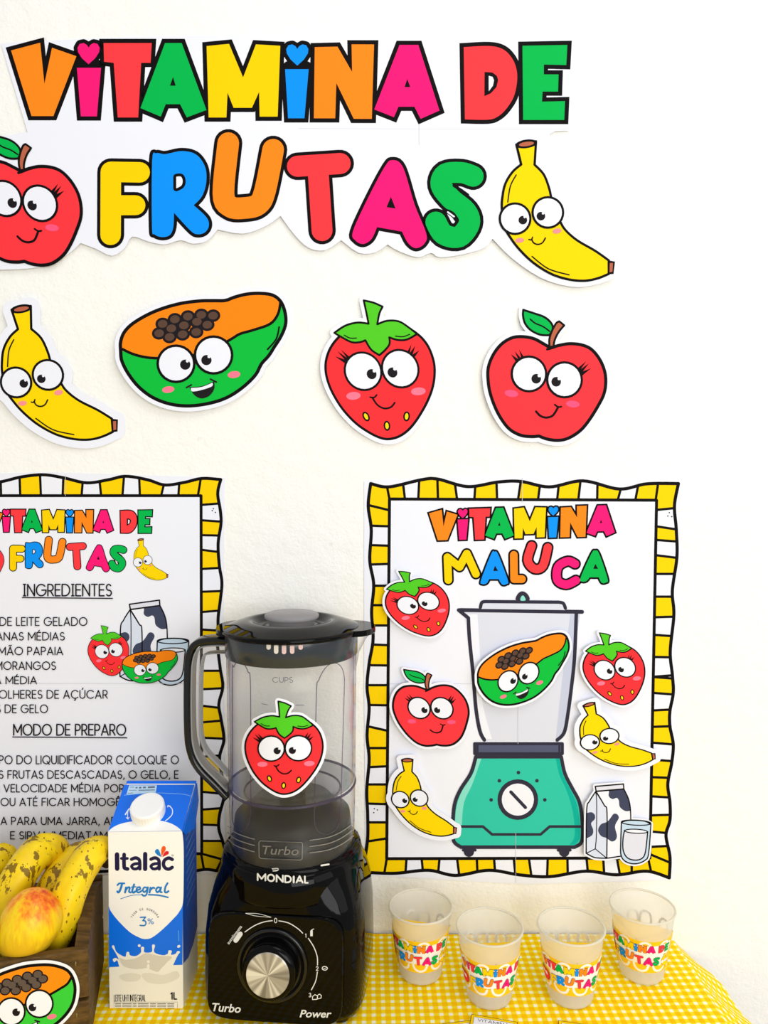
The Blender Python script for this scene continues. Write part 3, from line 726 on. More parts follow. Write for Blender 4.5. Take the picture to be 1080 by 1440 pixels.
# printed blender
I.T = c4
J = I.fill('printed_blender', [(385, -40, 1), (392, 60), (402, 180), (425, 237, 1), (665, 237, 1), (690, 200), (703, 100), (718, -40, 1)], P['grey_glass'], root)
def q3(p): return tuple(c4inv(c3(p)))
c4inv = A2((2.348, 0, -500*2.348, 0, 2.348, -940*2.348))
I.fill('jar_upper', [q3((358, 470))+(1,), q3((742, 472))+(1,), (718, -30, 1), (385, -30, 1)], P['grey_glass'], J)
I.fill('jar_shade', [q3((708, 478))+(1,), q3((738, 478))+(1,), (720, 0, 1), (705, 130), (688, 205), (660, 232, 1), (672, 120), (690, -40, 1)], P['grey_glass_dark'], J)
I.fill('jar_highlight', [q3((370, 478))+(1,), q3((402, 478))+(1,), (415, 20, 1), (420, 120), (450, 232, 1), (425, 232, 1), (404, 140), (388, 20, 1)], P['white'], J)
I.line('jar_outline', [([q3((340, 464))+(1,), q3((372, 490))+(1,), q3((376, 560)), (388, 20), (397, 130), (410, 205), (425, 235)], 12, False), ([q3((345, 464))+(1,), q3((747, 470))+(1,)], 13, False), ([q3((728, 474)), q3((722, 620)), (712, 60), (700, 150), (688, 210), (665, 235)], 12, False)], P['navy'], J)
I.fill('lid', [q3((416, 440))+(1,), q3((688, 440))+(1,), q3((692, 464))+(1,), q3((414, 460))+(1,)], P['grey_glass'], J)
I.line('lid_outline', [([q3((412, 455)), q3((418, 438)), q3((440, 436))+(1,), q3((670, 438))+(1,), q3((685, 442)), q3((692, 458))], 11, False)], P['navy'], J)
I.shape('lid_knob', [path([q3(p) for p in ((530, 432), (534, 412), (550, 402), (568, 412), (572, 432))])], P['navy'], J)
I.shape('lid_knob_inside', [path([q3(p) for p in ((544, 432), (546, 420), (552, 416), (558, 422), (560, 432))])], P['teal_light'], J)
I.fill('collar', [(390, 243, 1), (685, 243, 1), (685, 283, 1), (390, 283, 1)], P['collar'], J)
I.line('collar_outline', [([(393, 247, 1), (682, 247, 1), (682, 280, 1), (393, 280, 1)], 10, True), ([(400, 289, 1), (675, 289, 1)], 12, False), ([(402, 252, 1), (402, 276, 1)], 7, False), ([(672, 252, 1), (672, 276, 1)], 7, False)], P['navy'], J)
BD = [(397, 290, 1), (380, 345), (345, 400), (326, 450), (321, 520), (324, 568), (348, 588, 1), (722, 588, 1), (746, 568), (747, 500), (738, 440), (715, 395), (690, 345), (678, 290, 1)]
I.fill('blender_body', BD, P['teal'], J)
I.fill('body_highlight', [(400, 296, 1), (388, 345), (352, 402), (333, 455), (328, 515, 1), (350, 515, 1), (358, 440), (385, 380), (415, 296, 1)], P['teal_light'], J)
I.fill('body_shade', [(660, 296, 1), (672, 296, 1), (684, 350), (710, 402), (730, 450), (740, 515, 1), (738, 560), (722, 580, 1), (705, 580, 1), (722, 550), (716, 470), (695, 400), (672, 350)], P['teal_dark'], J)
I.line('body_outline', [(BD, 12, True), ([(325, 520, 1), (420, 520, 1), (450, 546, 1), (610, 546, 1), (640, 520, 1), (745, 520, 1)], 9, False)], P['navy'], J)
I.shape('blender_feet', [circ(374, 603, 17), circ(688, 603, 17)]+ribbon([(355, 598), (395, 598)], 9)+ribbon([(668, 598), (708, 598)], 9), P['navy'], J)
I.shape('dial', [circ(535, 431, 60)], P['white'], J)
I.line('dial_outline', [([(q.x, q.y) for q in circ(535, 431, 60)], 14, True), ([(512, 406), (560, 457)], 11, False)], P['navy'], J, n=0)
I.shape('dial_dots', [circ(x, y, 6, n=12) for x, y in ((537, 342), (474, 369), (598, 369), (447, 432), (624, 432))], P['navy'], J)
I.T = A2()
for q in [([(734, 672, 1), (734, 706, 1)], .7, False), ([(728, 965, 1), (728, 1045, 1)], .6, False), ([(548, 961, 1), (663, 961, 1)], .5, False), ([(725, 1170, 1), (725, 1240, 1)], .5, False)]: I.line('sheet_join', [q], P['seam'], root)
# ---- cutouts stuck on the right poster
H = .0030
cutout('strawberry_cutout', strawberry, LS, [(575.8, 852.9), (601.8, 839.3), (566, 805.7), (604.3, 895.5), (544.7, 851.7), (631.2, 841)], 'paper strawberry cutout at the upper left of the right poster, tilted over its border', h=H, kx=4e-5, group=None)
cutout('papaya_cutout', papaya, LP, [(715.9, 955.3), (744, 944.3), (670.4, 945.4), (800.7, 911.3), (719.3, 987.7), (776.8, 889.1)], 'papaya cutout stuck over the jar of the drawn blender on the right poster', h=H, kx=4e-5)
cutout('strawberry_cutout', strawberry, LS, [(849.2, 944.1), (876.1, 931.3), (847.1, 890.8), (874.8, 990.3), (819.4, 941), (905.9, 936.8)], 'paper strawberry cutout right of the drawn jar on the right poster', h=H, kx=4e-5)
cutout('apple_cutout', apple, LA, [(589.4, 994.5), (621.4, 991.1), (603.5, 945.1), (612.9, 1044.3), (554.5, 999.6), (657.6, 993.2)], 'small paper apple cutout stuck left of the drawn jar on the right poster', h=H, kx=4e-5)
cutout('banana_cutout', banana, LB, [(827.5, 1041.4), (852.6, 1029.4), (825.8, 987.7), (918.2, 1062.2)], 'paper banana cutout right of the drawn teal blender, its tip over the border', h=H+.001, kx=4e-5)
cutout('banana_cutout', banana, LB, [(562.6, 1121.9), (589.4, 1116.7), (572.4, 1066), (639.7, 1166.6)], 'paper banana cutout left of the drawn teal blender base on the right poster', h=H, kx=4e-5)
LM = [(235, 152), (768, 520), (148, 780), (640, 888)]
cutout('milk_cutout', milk_glass, LM, [crop(800, 1080, 6.75)(p) for p in LM], 'paper cutout of a cow-patched milk carton and glass at the right poster\'s lower right', h=H, kx=4e-5)

# ---- left poster
lp = Plane((0, WALL_Y, 0), (0, -1, 0), lambda u, v: .0004)
cl = crop(0, 660, 3.273); cm = crop(0, 940, 3.273)
root = thing('recipe_poster', lp(100, 1228, 0), 'left poster with striped border and the printed fruit shake recipe', 'poster')
I = Ink(lp, A2(), .0004, root)
I.fill('paper', [(-170, 672, 1), (60, 664, 1), (316, 672, 1), (314, 960, 1), (318, 1228, 1), (-170, 1230, 1)], P['white'], root, thick=.00035, label='white paper sheet')
top = [(-165, 676), (-110, 680), (-60, 668), (-20, 676)]+wave(cl, [(0, 58), (100, 35), (200, 25), (290, 38), (400, 62), (500, 48), (580, 32), (680, 48), (760, 72), (850, 60), (930, 42), (1017, 47)])
rt = wave(cl, [(1017, 47), (1003, 110), (1015, 190), (1018, 250), (1005, 340), (1010, 440), (1022, 520), (1015, 600), (1005, 680)])+[(307, 885), (306, 905), (310, 940), (313.5, 965), (308, 990), (311, 1010), (315, 1040), (309, 1065), (313, 1095), (315, 1120), (309, 1145), (308, 1165), (314, 1185), (316, 1200), (305, 1224)]
bt = [(305, 1224), (290, 1222), (265, 1224), (200, 1219), (140, 1225), (60, 1219), (-40, 1225), (-165, 1222)]
lf = [(-165, 1222), (-170, 1000), (-162, 850), (-165, 676)]
B_ = lambda l: [(k, a, b, d, e) for k, a, b, d, e in l]
def b2(l): return [(k, a/3.273, b/3.273, d/3.273, e/3.273) for k, a, b, d, e in l]
sides = dict(top=b2([('w', -190, -185, -90, -95), ('w', 7, 5, 95, 92), ('w', 190, 186, 290, 293), ('w', 377, 382, 467, 460), ('w', 565, 572, 645, 642), ('w', 743, 755, 822, 826), ('s', 912, 925, 0, 0)]),
 right=[('w', 710, 708, 731.5, 733.5), ('w', 752.5, 753, 773, 776), ('w', 800, 798.5, 832, 831), ('w', 860.5, 858.5, 885, 886.5), ('w', 906, 905, 943, 943), ('w', 969, 967.5, 992, 995), ('s', 1015.5, 1013, 0, 0), ('w', 1037, 1038.5, 1064, 1062), ('s', 1089, 1090, 0, 0), ('w', 1113, 1116, 1138, 1136), ('w', 1159, 1160, 1182, 1182), ('s', 1200, 1208, 0, 0)],
 bottom=[('w', -90, -88, -60, -62), ('w', -25, -24, 5, 8), ('w', 60, 58, 90, 92), ('w', 130, 130, 165, 162), ('w', 200, 203, 235, 235), ('s', 283, 287, 0, 0)], left=[('w', y, y+2, y+26, y+24) for y in range(730, 1190, 52)])
frame(I, root, top, rt, bt, lf, [(-140, 697), (283, 697), (284, 1200), (-140, 1200)], sides, 4.2)
I.shape('border_dots', [circ(*tuple(cl(p)), 1.0, n=8) for p in ((983, 181), (978, 190), (992, 198))], P['black'], root)
TS = A2((.305, 0, 216-803*.305, 0, .3013, 715-56*.3013))
letters_row1(I, TS, root, 10, .85); bubble(I, TS, root, BUB, 12, .85)
I2 = Ink(lp, fit(LB, [(194.6, 790.8), (208.1, 786.8), (198.3, 758.4), (235.9, 809.7)]), .0008, root, lw=.6); banana(I2, root, False, False)
apl = A2(fit(LA, [(7.6, 284.4), (59, 285.8), (40.3, 205.3), (35.4, 368.5), (-45, 283), (116.7, 290)]).m).then(TS)
I2 = Ink(lp, apl, .0008, root, lw=.6); apple(I2, root, False, False)
I2 = Ink(lp, fit([(235, 152), (505, 135), (575, 480), (485, 495), (768, 520), (640, 888)], [crop(115, 840, 6.545)(p) for p in ((437, 55), (715, 30), (795, 380), (712, 410), (985, 400), (850, 800))]), .0008, root, lw=.95); milk_glass(I2, root, False, False)
I2 = Ink(lp, fit(LS, [(144.5, 917.6), (163.9, 912.7), (147.4, 880), (159.3, 949.7), (124.9, 916.4), (182.2, 911.8)]), .0013, root, lw=.7); strawberry(I2, root, False, False)
I2 = Ink(lp, fit(LP, [(196.7, 942), (214, 939.8), (173.8, 930.1), (250.2, 925.6), (203.6, 959.9), (240.3, 914.9)]), .0018, root, lw=.7); papaya(I2, root, False, False)
LINES = [('DE LEITE GELADO', 1.2, 123.2, 868, 879.2), ('NANAS MÉDIAS', -14, 91.5, 889, 899.6), ('MÃO PAPAIA', -.5, 89.2, 909.6, 920.3), ('MORANGOS', -5, 79.2, 930.2, 941), ('Ã MÉDIA', -6, 52.4, 951, 961),
 ('OLHERES DE AÇÚCAR', 0, 151.8, 970.3, 981.4), ('S DE GELO', -4, 68, 990.6, 1001.6), ('PO DO LIQUIDIFICADOR COLOQUE O', .3, 251.5, 1062, 1073.3), ('S FRUTAS DESCASCADAS, O GELO, E', 0, 251.2, 1083, 1093.6),
 ('A VELOCIDADE MÉDIA POR', -8, 174.8, 1102.4, 1112.8), ('2 A MINUTOS', 183, 257, 1102.4, 1112.8), ('OU ATÉ FICAR HOMOGÊNEO', 2.5, 200, 1121.5, 1132), ('A PARA UMA JARRA, AD', 2.5, 166, 1148.2, 1158.5), ('E SIRVA IMEDIATAMENTE', 16, 187, 1168.5, 1178.6)]
for t, x0, x1, y0, y1 in LINES: I.shape('text_line', text_polys(t, x0, x1, y0, y1, 1.45), P['ink'], root, h=.0016)
for t, x0, x1, y0, y1, uy in (('INGREDIENTES', 34, 157.5, 821.5, 837.5, 840.6), ('MODO DE PREPARO', 20.5, 177.5, 1018, 1033, 1036.2)):
    I.shape('heading', text_polys(t, x0, x1, y0, y1, 1.9, serif_I=True, gap=.2)+ribbon([(x0-1.5, uy-.6), (x1+1.5, uy+.6)], 1.5), P['ink'], root, h=.0016)
for q in [([(0, 960.5, 1), (280, 960.5, 1)], .5, False), ([(93, 668, 1), (93, 697, 1)], .6, False)]: I.line('sheet_join', [q], P['seam'], root, h=.0015)

# ================================================================ blender (the appliance)
BX, BY = -.096, .768
gloss = mat('glossy_black_plastic', (5, 5, 6), .06, .16)
satin = mat('black_plastic', (16, 16, 18), .16, .5)
dark_band = mat('dark_grey_band', (50, 56, 62), .2, .5)
mark = mat('white_marking', (222, 222, 218), .5, .2)
steel = mat('brushed_steel', (190, 182, 165), .36, .5, metal=.35)
n = NT(steel); tc = n.n.new('ShaderNodeTexCoord'); sp = n.n.new('ShaderNodeSeparateXYZ'); n.link(tc.outputs['UV'], sp.inputs[0])
an = n.math('ARCTAN2', sp.outputs[1], sp.outputs[0])
cb = n.n.new('ShaderNodeCombineXYZ'); n.link(n.math('MULTIPLY', n.math('COSINE', an), 1.6), cb.inputs[0]); n.link(n.math('MULTIPLY', n.math('SINE', an), 1.6), cb.inputs[1])
sk = n.noise(cb.outputs[0], 1.5, 1); n.link(n.ramp(sk, [(.35, (128, 124, 116)), (.5, (178, 174, 166)), (.62, (232, 230, 224))]), n.b.inputs['Base Color'])
def clear(name, tint, edge, glossy=.14, diff=0.0, diffc=(255, 255, 255), p=2.2):
    """thin clear plastic: passes light, reflects more at grazing angles, darker towards its edges"""
    m = bpy.data.materials.new(name); m.use_nodes = True; t = m.node_tree; t.nodes.clear(); N_ = t.nodes.new; L_ = t.links.new
    out = N_('ShaderNodeOutputMaterial'); lw = N_('ShaderNodeLayerWeight'); lw.inputs[0].default_value = .5
    pw = N_('ShaderNodeMath'); pw.operation = 'POWER'; L_(lw.outputs['Facing'], pw.inputs[0]); pw.inputs[1].default_value = p
    mx = N_('ShaderNodeMix'); mx.data_type = 'RGBA'; L_(pw.outputs[0], mx.inputs[0]); mx.inputs[6].default_value = lin(tint); mx.inputs[7].default_value = lin(edge)
    tr = N_('ShaderNodeBsdfTransparent'); L_(mx.outputs[2], tr.inputs[0])
    gl = N_('ShaderNodeBsdfGlossy'); gl.inputs['Roughness'].default_value = glossy
    p5 = N_('ShaderNodeMath'); p5.operation = 'POWER'; L_(lw.outputs['Facing'], p5.inputs[0]); p5.inputs[1].default_value = 5
    fr = N_('ShaderNodeMath'); fr.operation = 'MULTIPLY_ADD'; L_(p5.outputs[0], fr.inputs[0]); fr.inputs[1].default_value = .8; fr.inputs[2].default_value = .018
    s1 = N_('ShaderNodeMixShader'); L_(fr.outputs[0], s1.inputs[0]); L_(tr.outputs[0], s1.inputs[1]); L_(gl.outputs[0], s1.inputs[2])
    if diff:
        df = N_('ShaderNodeBsdfDiffuse'); df.inputs[0].default_value = lin(diffc); tl = N_('ShaderNodeBsdfTranslucent'); tl.inputs[0].default_value = lin(diffc)
        s0 = N_('ShaderNodeMixShader'); s0.inputs[0].default_value = .35; L_(df.outputs[0], s0.inputs[1]); L_(tl.outputs[0], s0.inputs[2])
        s2 = N_('ShaderNodeMixShader'); s2.inputs[0].default_value = diff; L_(s1.outputs[0], s2.inputs[1]); L_(s0.outputs[0], s2.inputs[2]); L_(s2.outputs[0], out.inputs[0])
    else: L_(s1.outputs[0], out.inputs[0])
    return m
jar_m = clear('clear_jar_plastic', (255, 255, 255), (214, 206, 220), diff=.015, diffc=(255, 252, 248), p=4)
rib_m = clear('jar_molded_edge', (168, 158, 180), (110, 98, 130), diff=.12, diffc=(200, 190, 215))
knob_m = clear('grey_translucent_plastic', (200, 200, 202), (150, 150, 155), diff=.5, diffc=(222, 218, 220))
smoke_m = clear('smoky_skirt_plastic', (205, 205, 208), (150, 150, 165), diff=.05, diffc=(150, 150, 160))
bl = thing('blender', (BX, BY, TABLE), 'black countertop blender with clear jar standing behind the table\'s front edge, between milk and cups', 'blender')
ROT = Matrix.Translation((BX, BY, 0))@Matrix.Rotation(radians(-5.5), 4, 'Z')
def ring(w, d, z, e=4.5, ox=0, oy=0, seg=64, fd=None):
    """superellipse ring of half sizes w (across) and d (deep); fd: half depth of the front"""
    out = []
    for i in range(seg):
        a = 2*pi*i/seg; c_, s_ = cos(a), sin(a)
        x = w*math.copysign(abs(c_)**(2/e), c_); dd = (fd if (fd and s_ < 0) else d); y = dd*math.copysign(abs(s_)**(2/e), s_)
        out.append(ROT@Vector((x+ox, y+oy, z)))
    return out
Z = TABLE
body = [ring(.074, .066, Z+.006, 5), ring(.0795, .070, Z+.009, 5), ring(.0815, .072, Z+.016, 5), ring(.082, .072, Z+.04, 5), ring(.0812, .071, Z+.08, 5), ring(.079, .069, Z+.105, 4.6), ring(.0755, .066, Z+.122, 3.8), ring(.072, .0655, Z+.135, 2.8), ring(.0705, .066, Z+.146, 2.2), ring(.069, .066, Z+.152, 2), ring(.060, .058, Z+.153, 2)]
v, f = loft(body); obj('motor_base', v, f, gloss, bl, smooth=True)
for sx_ in (-1, 1):
    for sy_ in (-1, 1):
        q = ROT@Vector((sx_*.058, sy_*.050, 0)); v, f = lathe([(0, Z+.0012), (.009, Z+.0012), (.010, Z+.004), (.009, Z+.009), (0, Z+.009)], q.x, q.y, 20); obj('rubber_foot', v, f, satin, bl, smooth=True)
# collar ring that carries the brand
v, f = lathe([(.0695, Z+.150), (.0715, Z+.149), (.0735, Z+.140), (.0752, Z+.124), (.0750, Z+.1215), (.072, Z+.120), (.066, Z+.12)], BX, BY, 72); obj('collar', v, f, gloss, bl, smooth=True)
# front panel: a rounded plate that leans back
pn = (ROT.to_3x3()@Vector((0, -1, .10))).normalized()
pc = ROT@Vector((-.002, -.0722, Z+.062))
pu = (ROT.to_3x3()@Vector((1, 0, 0))).normalized(); pv = pn.cross(pu)*-1
pv = pu.cross(pn)*-1
if pv.z < 0: pv = -pv
pr = []
for i in range(72):
    a = 2*pi*i/72; c_, s_ = cos(a), sin(a); e = 7
    pr.append((.0665*math.copysign(abs(c_)**(2/e), c_), .0505*math.copysign(abs(s_)**(2/e), s_)))
def pring(k, h): return [pc+pu*(x*k)+pv*(y*k)+pn*h for x, y in pr]
v, f = loft([pring(1.0, -.010), pring(1.0, .0008), pring(.985, .0022), pring(.96, .0026)]); obj('front_panel', v, f, gloss, bl, smooth=False)
FP = Plane(pc+pn*.0027, pn)
def disc_stack(name, c, prof, m, parent, seg=56, uvmap=False):
    vv = []; ff = []
    for r, h in prof:
        for i in range(seg): a = 2*pi*i/seg; vv.append(c+pu*(r*cos(a))+pv*(r*sin(a))+pn*h)
    for k in range(len(prof)-1):
        for i in range(seg): j = (i+1) % seg; ff.append((k*seg+i, k*seg+j, (k+1)*seg+j, (k+1)*seg+i))
    ff.append(tuple(range((len(prof)-1)*seg, len(prof)*seg)))
    o = obj(name, vv, ff, m, parent, smooth=False)
    if uvmap:
        l = o.data.uv_layers.new(name='UVMap')
        for p in o.data.polygons:
            for li, vi in zip(p.loop_indices, p.vertices):
                w_ = vv[vi]-c; l.data[li].uv = (w_.dot(pu), w_.dot(pv))
    for p in o.data.polygons: p.use_smooth = len(p.vertices) < 10
    return o
dc = FP(383, 1357, 0); d2 = FP(381.5, 1366, 0)
disc_stack('dial_ring', dc, [(.0345, 0), (.0345, .002), (.0335, .003), (.031, .003), (.030, .0015), (.028, .0012)], satin, bl)
kn = disc_stack('dial_knob', dc, [(.0268, .001), (.0262, .014), (.025, .0165), (.0215, .0175)], gloss, bl)
disc_stack('knob_cap', dc+pn*.0176, [(.0208, -.0005), (.0206, .0006), (.020, .0009)], steel, kn, uvmap=True)
I = Ink(FP, crop(250, 1130, 3.724), .0001, bl)
I.line('dial_scale', [([(352, 672), (400, 640), (450, 620), (495, 613)], 5, False), ([(530, 614), (580, 625), (628, 654), (654, 678)], 5, False), ([(684, 706), (712, 750), (730, 800), (732, 845)], 5, False), ([(731, 882), (722, 930), (700, 975)], 5, False)], mark, bl)
def digit(t, x, y, h, w_, I_=None, name='dial_number'):
    (I_ or I).shape(name, text_polys(t, x, x+h*G[t][0], y, y+h, w_, cn=6), mark, bl)
digit('0', 506, 600, 24, 3.6); digit('1', 668, 682, 18, 3.6); digit('2', 725, 853, 20, 3.6); digit('3', 687, 992, 20, 3.6)
I.shape('dial_icons', [[Vector(p) for p in ((694, 665), (707, 662), (707, 694), (694, 694))]]+ribbon([(700, 662), (712, 656)], 4)+ribbon(circ(770, 862, 14, 10, 0, 12), 4, True)+ribbon([(762, 866), (780, 858)], 3)
        +ribbon([(706, 1010), (718, 1000), (732, 1006), (730, 1024), (706, 1026)], 4, True)+ribbon([(732, 1004), (742, 997), (752, 1004), (750, 1018), (732, 1022)], 4, True), mark, bl)
I.shape('pulse_mark', ribbon([(304, 716), (328, 682)], 25), mark, bl)
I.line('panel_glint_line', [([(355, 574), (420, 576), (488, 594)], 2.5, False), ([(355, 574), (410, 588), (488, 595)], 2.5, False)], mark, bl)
def font_text(name, txt, surf, T, m, parent, x0, x1, ybase, h, bold=0.02, shear=0.0, rise=0.0, hh=.0002, arcf=None):
    c = bpy.data.curves.new('t', 'FONT'); c.body = txt; c.offset = bold; c.shear = shear; c.resolution_u = 3
    o = bpy.data.objects.new('t', c); me = o.to_mesh(); vs = [q.co.copy() for q in me.vertices]; fs = [tuple(p.vertices) for p in me.polygons]
    o.to_mesh_clear(); bpy.data.objects.remove(o); bpy.data.curves.remove(c)
    a = min(q.x for q in vs); b = max(q.x for q in vs); cap = .73
    out = []
    for q in vs:
        u = (q.x-a)/(b-a); x = x0+(x1-x0)*u; y = ybase+rise*u-q.y/cap*h+(arcf(u) if arcf else 0)
        w_ = T(Vector((x, y))); out.append(surf(w_.x, w_.y, hh))
    return obj(name, out, fs, m, parent)
cb_ = crop(250, 1130, 3.724)
font_text('lettering', 'Turbo', FP, cb_, mark, bl, 181, 330, 1085, 44, .018, .25, rise=10)
font_text('lettering', 'Power', FP, cb_, mark, bl, 638, 806, 1118, 40, .018, .25, rise=2)
font_text('lettering', 'autolimpeza', FP, A2((.603, .80, 268, -.80, .603, 738)).then(cb_), mark, bl, 0, 116, 0, 17, .01)
COLR = Tube(BX, BY, .0736, -.075, Z+.137)
Iq = Ink(COLR, A2((1, 0, 0, .045, 1, -.045*416)).then(cb_), .0009, bl, grid=4)
for k_, ch in enumerate('MONDIAL'):
    xs_ = (418, 470, 516, 560, 599, 618, 661)[k_]; xe_ = (464, 510, 554, 596, 607, 656, 683)[k_]
    if ch == 'I': Iq.shape('brand_letter', ribbon([(607, 369), (607, 401)], 10, cn=4), mark, bl)
    else: Iq.shape('brand_letter', text_polys(ch, xs_+3, xe_-3, 368+abs(k_-3)*-1, 402+abs(k_-3)*-1, 8.5, cn=4), mark, bl)
Ic = Ink(COLR, cb_, .0009, bl)
Ic.line('lock_mark', [([(495, 339), (525, 337), (522, 349), (500, 351)], 3.4, False), ([(498, 344), (528, 346)], 2.4, False)], mark, bl, n=3)
Ic.line('lock_mark', [([(750, 322), (788, 316)], 9, False)], mark, bl, n=0)
# jar
JR = .0665
prof_out = [(.0635, .1505), (.0640, .153), (.0648, .165), (.0655, .19), (.0658, .214), (.0662, .26), (.0668, .32), (.0675, .3745)]
v, f = lathe([(r, Z+z) for r, z in prof_out]+[(.0655, Z+.3745), (.0648, Z+.32), (.0642, Z+.26), (.0638, Z+.217)], BX, BY, 80); obj('jar', v, f, jar_m, bl, smooth=True)
v, f = lathe([(.0638, Z+.2165), (.052, Z+.2135), (.032, Z+.205), (.014, Z+.203)], BX, BY, 72); obj('jar_bottom', v, f, smoke_m, bl, smooth=True)
tor = [(.0657+.0012*cos(2*pi*k/10), Z+.2150+.0014*sin(2*pi*k/10)) for k in range(10)]
v, f = lathe(tor, BX, BY, 80, closed=True); obj('jar_bottom_ring', v, f, rib_m, bl, smooth=True)
tor = [(.0500+.0010*cos(2*pi*k/10), Z+.2080+.0012*sin(2*pi*k/10)) for k in range(10)]
v, f = lathe(tor, BX, BY, 80, closed=True); obj('jar_inner_ring', v, f, rib_m, bl, smooth=True)
v, f = lathe([(.0628, Z+.1535), (.0625, Z+.158), (.0600, Z+.182), (.0480, Z+.188), (.040, Z+.198), (.018, Z+.2005), (0, Z+.2005)], BX, BY, 64); obj('jar_coupling', v, f, mat('dark_coupling', (38, 38, 38), .38, .4), bl, smooth=True)
v, f = lathe([(.013, Z+.2005), (.0125, Z+.216), (.010, Z+.219), (.006, Z+.221), (.006, Z+.226), (0, Z+.227)], BX, BY, 28); hub = obj('blade_hub', v, f, satin, bl, smooth=True)
for k in range(4):
    a = radians(30+90*k); up = .010 if k % 2 else -.003
    d_ = Vector((cos(a), sin(a), 0)); s_ = Vector((-sin(a), cos(a), 0)); c0 = Vector((BX, BY, Z+.222))
    q = [c0+s_*.006, c0-s_*.006, c0+d_*.024+Vector((0, 0, up))-s_*.004, c0+d_*.029+Vector((0, 0, up*1.5))+s_*.004]
    q2 = [p+Vector((0, 0, .0012)) for p in q]
    obj('blade', q+q2, [(0, 1, 2, 3), (7, 6, 5, 4), (0, 4, 5, 1), (1, 5, 6, 2), (2, 6, 7, 3), (3, 7, 4, 0)], steel, hub)
JT = Tube(BX, BY, .0664, .009, Z+.25)
cj = crop(250, 840, 3.724)
Ij = Ink(JT, cj, .0005, bl, grid=4)
Ij.line('molded_arch', [([(290, 1090, 1), (288, 420), (296, 365), (318, 332), (345, 345), (370, 390), (383, 470), (384, 1100, 1)], 5, False)], rib_m, bl)
Ij.line('molded_arch', [([(716, 1105, 1), (724, 520), (738, 430), (775, 365), (815, 343), (850, 360), (868, 410), (868, 520), (852, 1060, 1)], 5, False)], rib_m, bl)
skl = mat('skirt_rib_highlight', (128, 126, 124), .3, .5)
Ik = Ink(Tube(BX, BY, .0652, .018, Z+.18), cb_, .0008, bl, grid=4)
Ik.line('molded_arch', [([(290, -10, 1), (290, 80), (310, 130), (342, 143), (372, 115), (384, 60), (384, 0, 1)], 5, False), ([(715, 0, 1), (714, 90), (730, 140), (775, 160), (820, 140), (848, 80), (852, -20, 1)], 5, False)], rib_m, bl)
for y0_ in (118, 150, 183):
    for q in ([(268, y0_), (310, y0_+35), (380, y0_+60), (405, y0_+66)], [(690, y0_+72), (780, y0_+58), (850, y0_+30), (915, y0_-15)]): Ik.line('skirt_rib', [(q, 4.5, False)], skl, bl)
Ik.line('name_plate', [([(436, 192, 1), (648, 200, 1), (652, 208, 1), (650, 284, 1), (642, 292, 1), (440, 284, 1), (430, 276, 1), (429, 200, 1)], 3.5, True)], skl, bl)
lite = mat('molded_highlight', (150, 150, 150), .3)
font_text('molded_lettering', 'Turbo', Tube(BX, BY, .0652, .018, Z+.18), cb_, mat('molded_letter', (118, 116, 114), .25, .6), bl, 446, 632, 262, 48, .0, .2, hh=.0012, rise=6)
Ij.shape('measure_marks', text_polys('CUPS', 498, 602, 418, 444, 3)+ribbon([(440, 556), (472, 562)], 3)+ribbon([(617, 563), (660, 563)], 3), rib_m, bl)
# grey band and lid
v, f = lathe([(.0682, Z+.3745), (.0686, Z+.372), (.0684, Z+.352), (.0678, Z+.3515), (.0676, Z+.3745)], BX, BY, 80); bd = obj('lid_band', v, f, dark_band, bl, smooth=True)
Ib = Ink(Tube(BX, BY, .0686, 0, 0), cj, .0006, bl)
for i, (x, y0_, y1_) in enumerate(((477, 236, 262), (516, 240, 284), (557, 242, 286), (599, 242, 284), (643, 238, 262))):
    Ib.shape('strainer_slot', ribbon([(x, y0_), (x, y1_)], 23, cn=12), mat('slot_light', (226, 220, 208) if i < 2 else (226, 196, 192), .6), bd)
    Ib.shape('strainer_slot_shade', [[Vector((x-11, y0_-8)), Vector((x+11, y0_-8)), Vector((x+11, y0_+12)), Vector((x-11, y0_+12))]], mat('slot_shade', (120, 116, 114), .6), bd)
v, f = lathe([(.0676, Z+.3745), (.0715, Z+.3748), (.0728, Z+.3765), (.0725, Z+.3785), (.069, Z+.3798), (.060, Z+.3830), (.052, Z+.3856), (.046, Z+.3868), (.041, Z+.3862), (.036, Z+.3815), (.030, Z+.3800), (0, Z+.3800)], BX, BY, 88); ld = obj('lid', v, f, gloss, bl, smooth=True)
def tab(name, side, reach, hw):
    rs = []; seg = 14; v = []; 
    for t in range(seg+1):
        a = -pi/2+pi*t/seg; v.append((BX+side*(.060+(reach-.060)*cos(a)**.8 if cos(a) > 0 else .060), BY+hw*sin(a)))
    base = [(BX+side*.055, BY+hw), (BX+side*.055, BY-hw)]
    ol = [Vector((a, b, 0)) for a, b in v+base]; n_ = len(ol)
    lo = [p+Vector((0, 0, Z+.3735)) for p in ol]; hi = [p+Vector((0, 0, Z+.3795)) for p in ol]
    return obj(name, lo+hi, [tuple(range(n_))[::-1], tuple(range(n_, 2*n_))]+[(i, (i+1) % n_, (i+1) % n_+n_, i+n_) for i in range(n_)], gloss, ld)
tab('lid_tab', -1, .0775, .030); tab('spout_cover', 1, .087, .030)
v, f = lathe([(.0235, Z+.380), (.0245, Z+.3865), (.0268, Z+.3872), (.0282, Z+.3885), (.0280, Z+.3910), (.0265, Z+.3925), (.010, Z+.3936), (0, Z+.3932)], BX, BY, 64); obj('filler_cap', v, f, knob_m, ld, smooth=True)
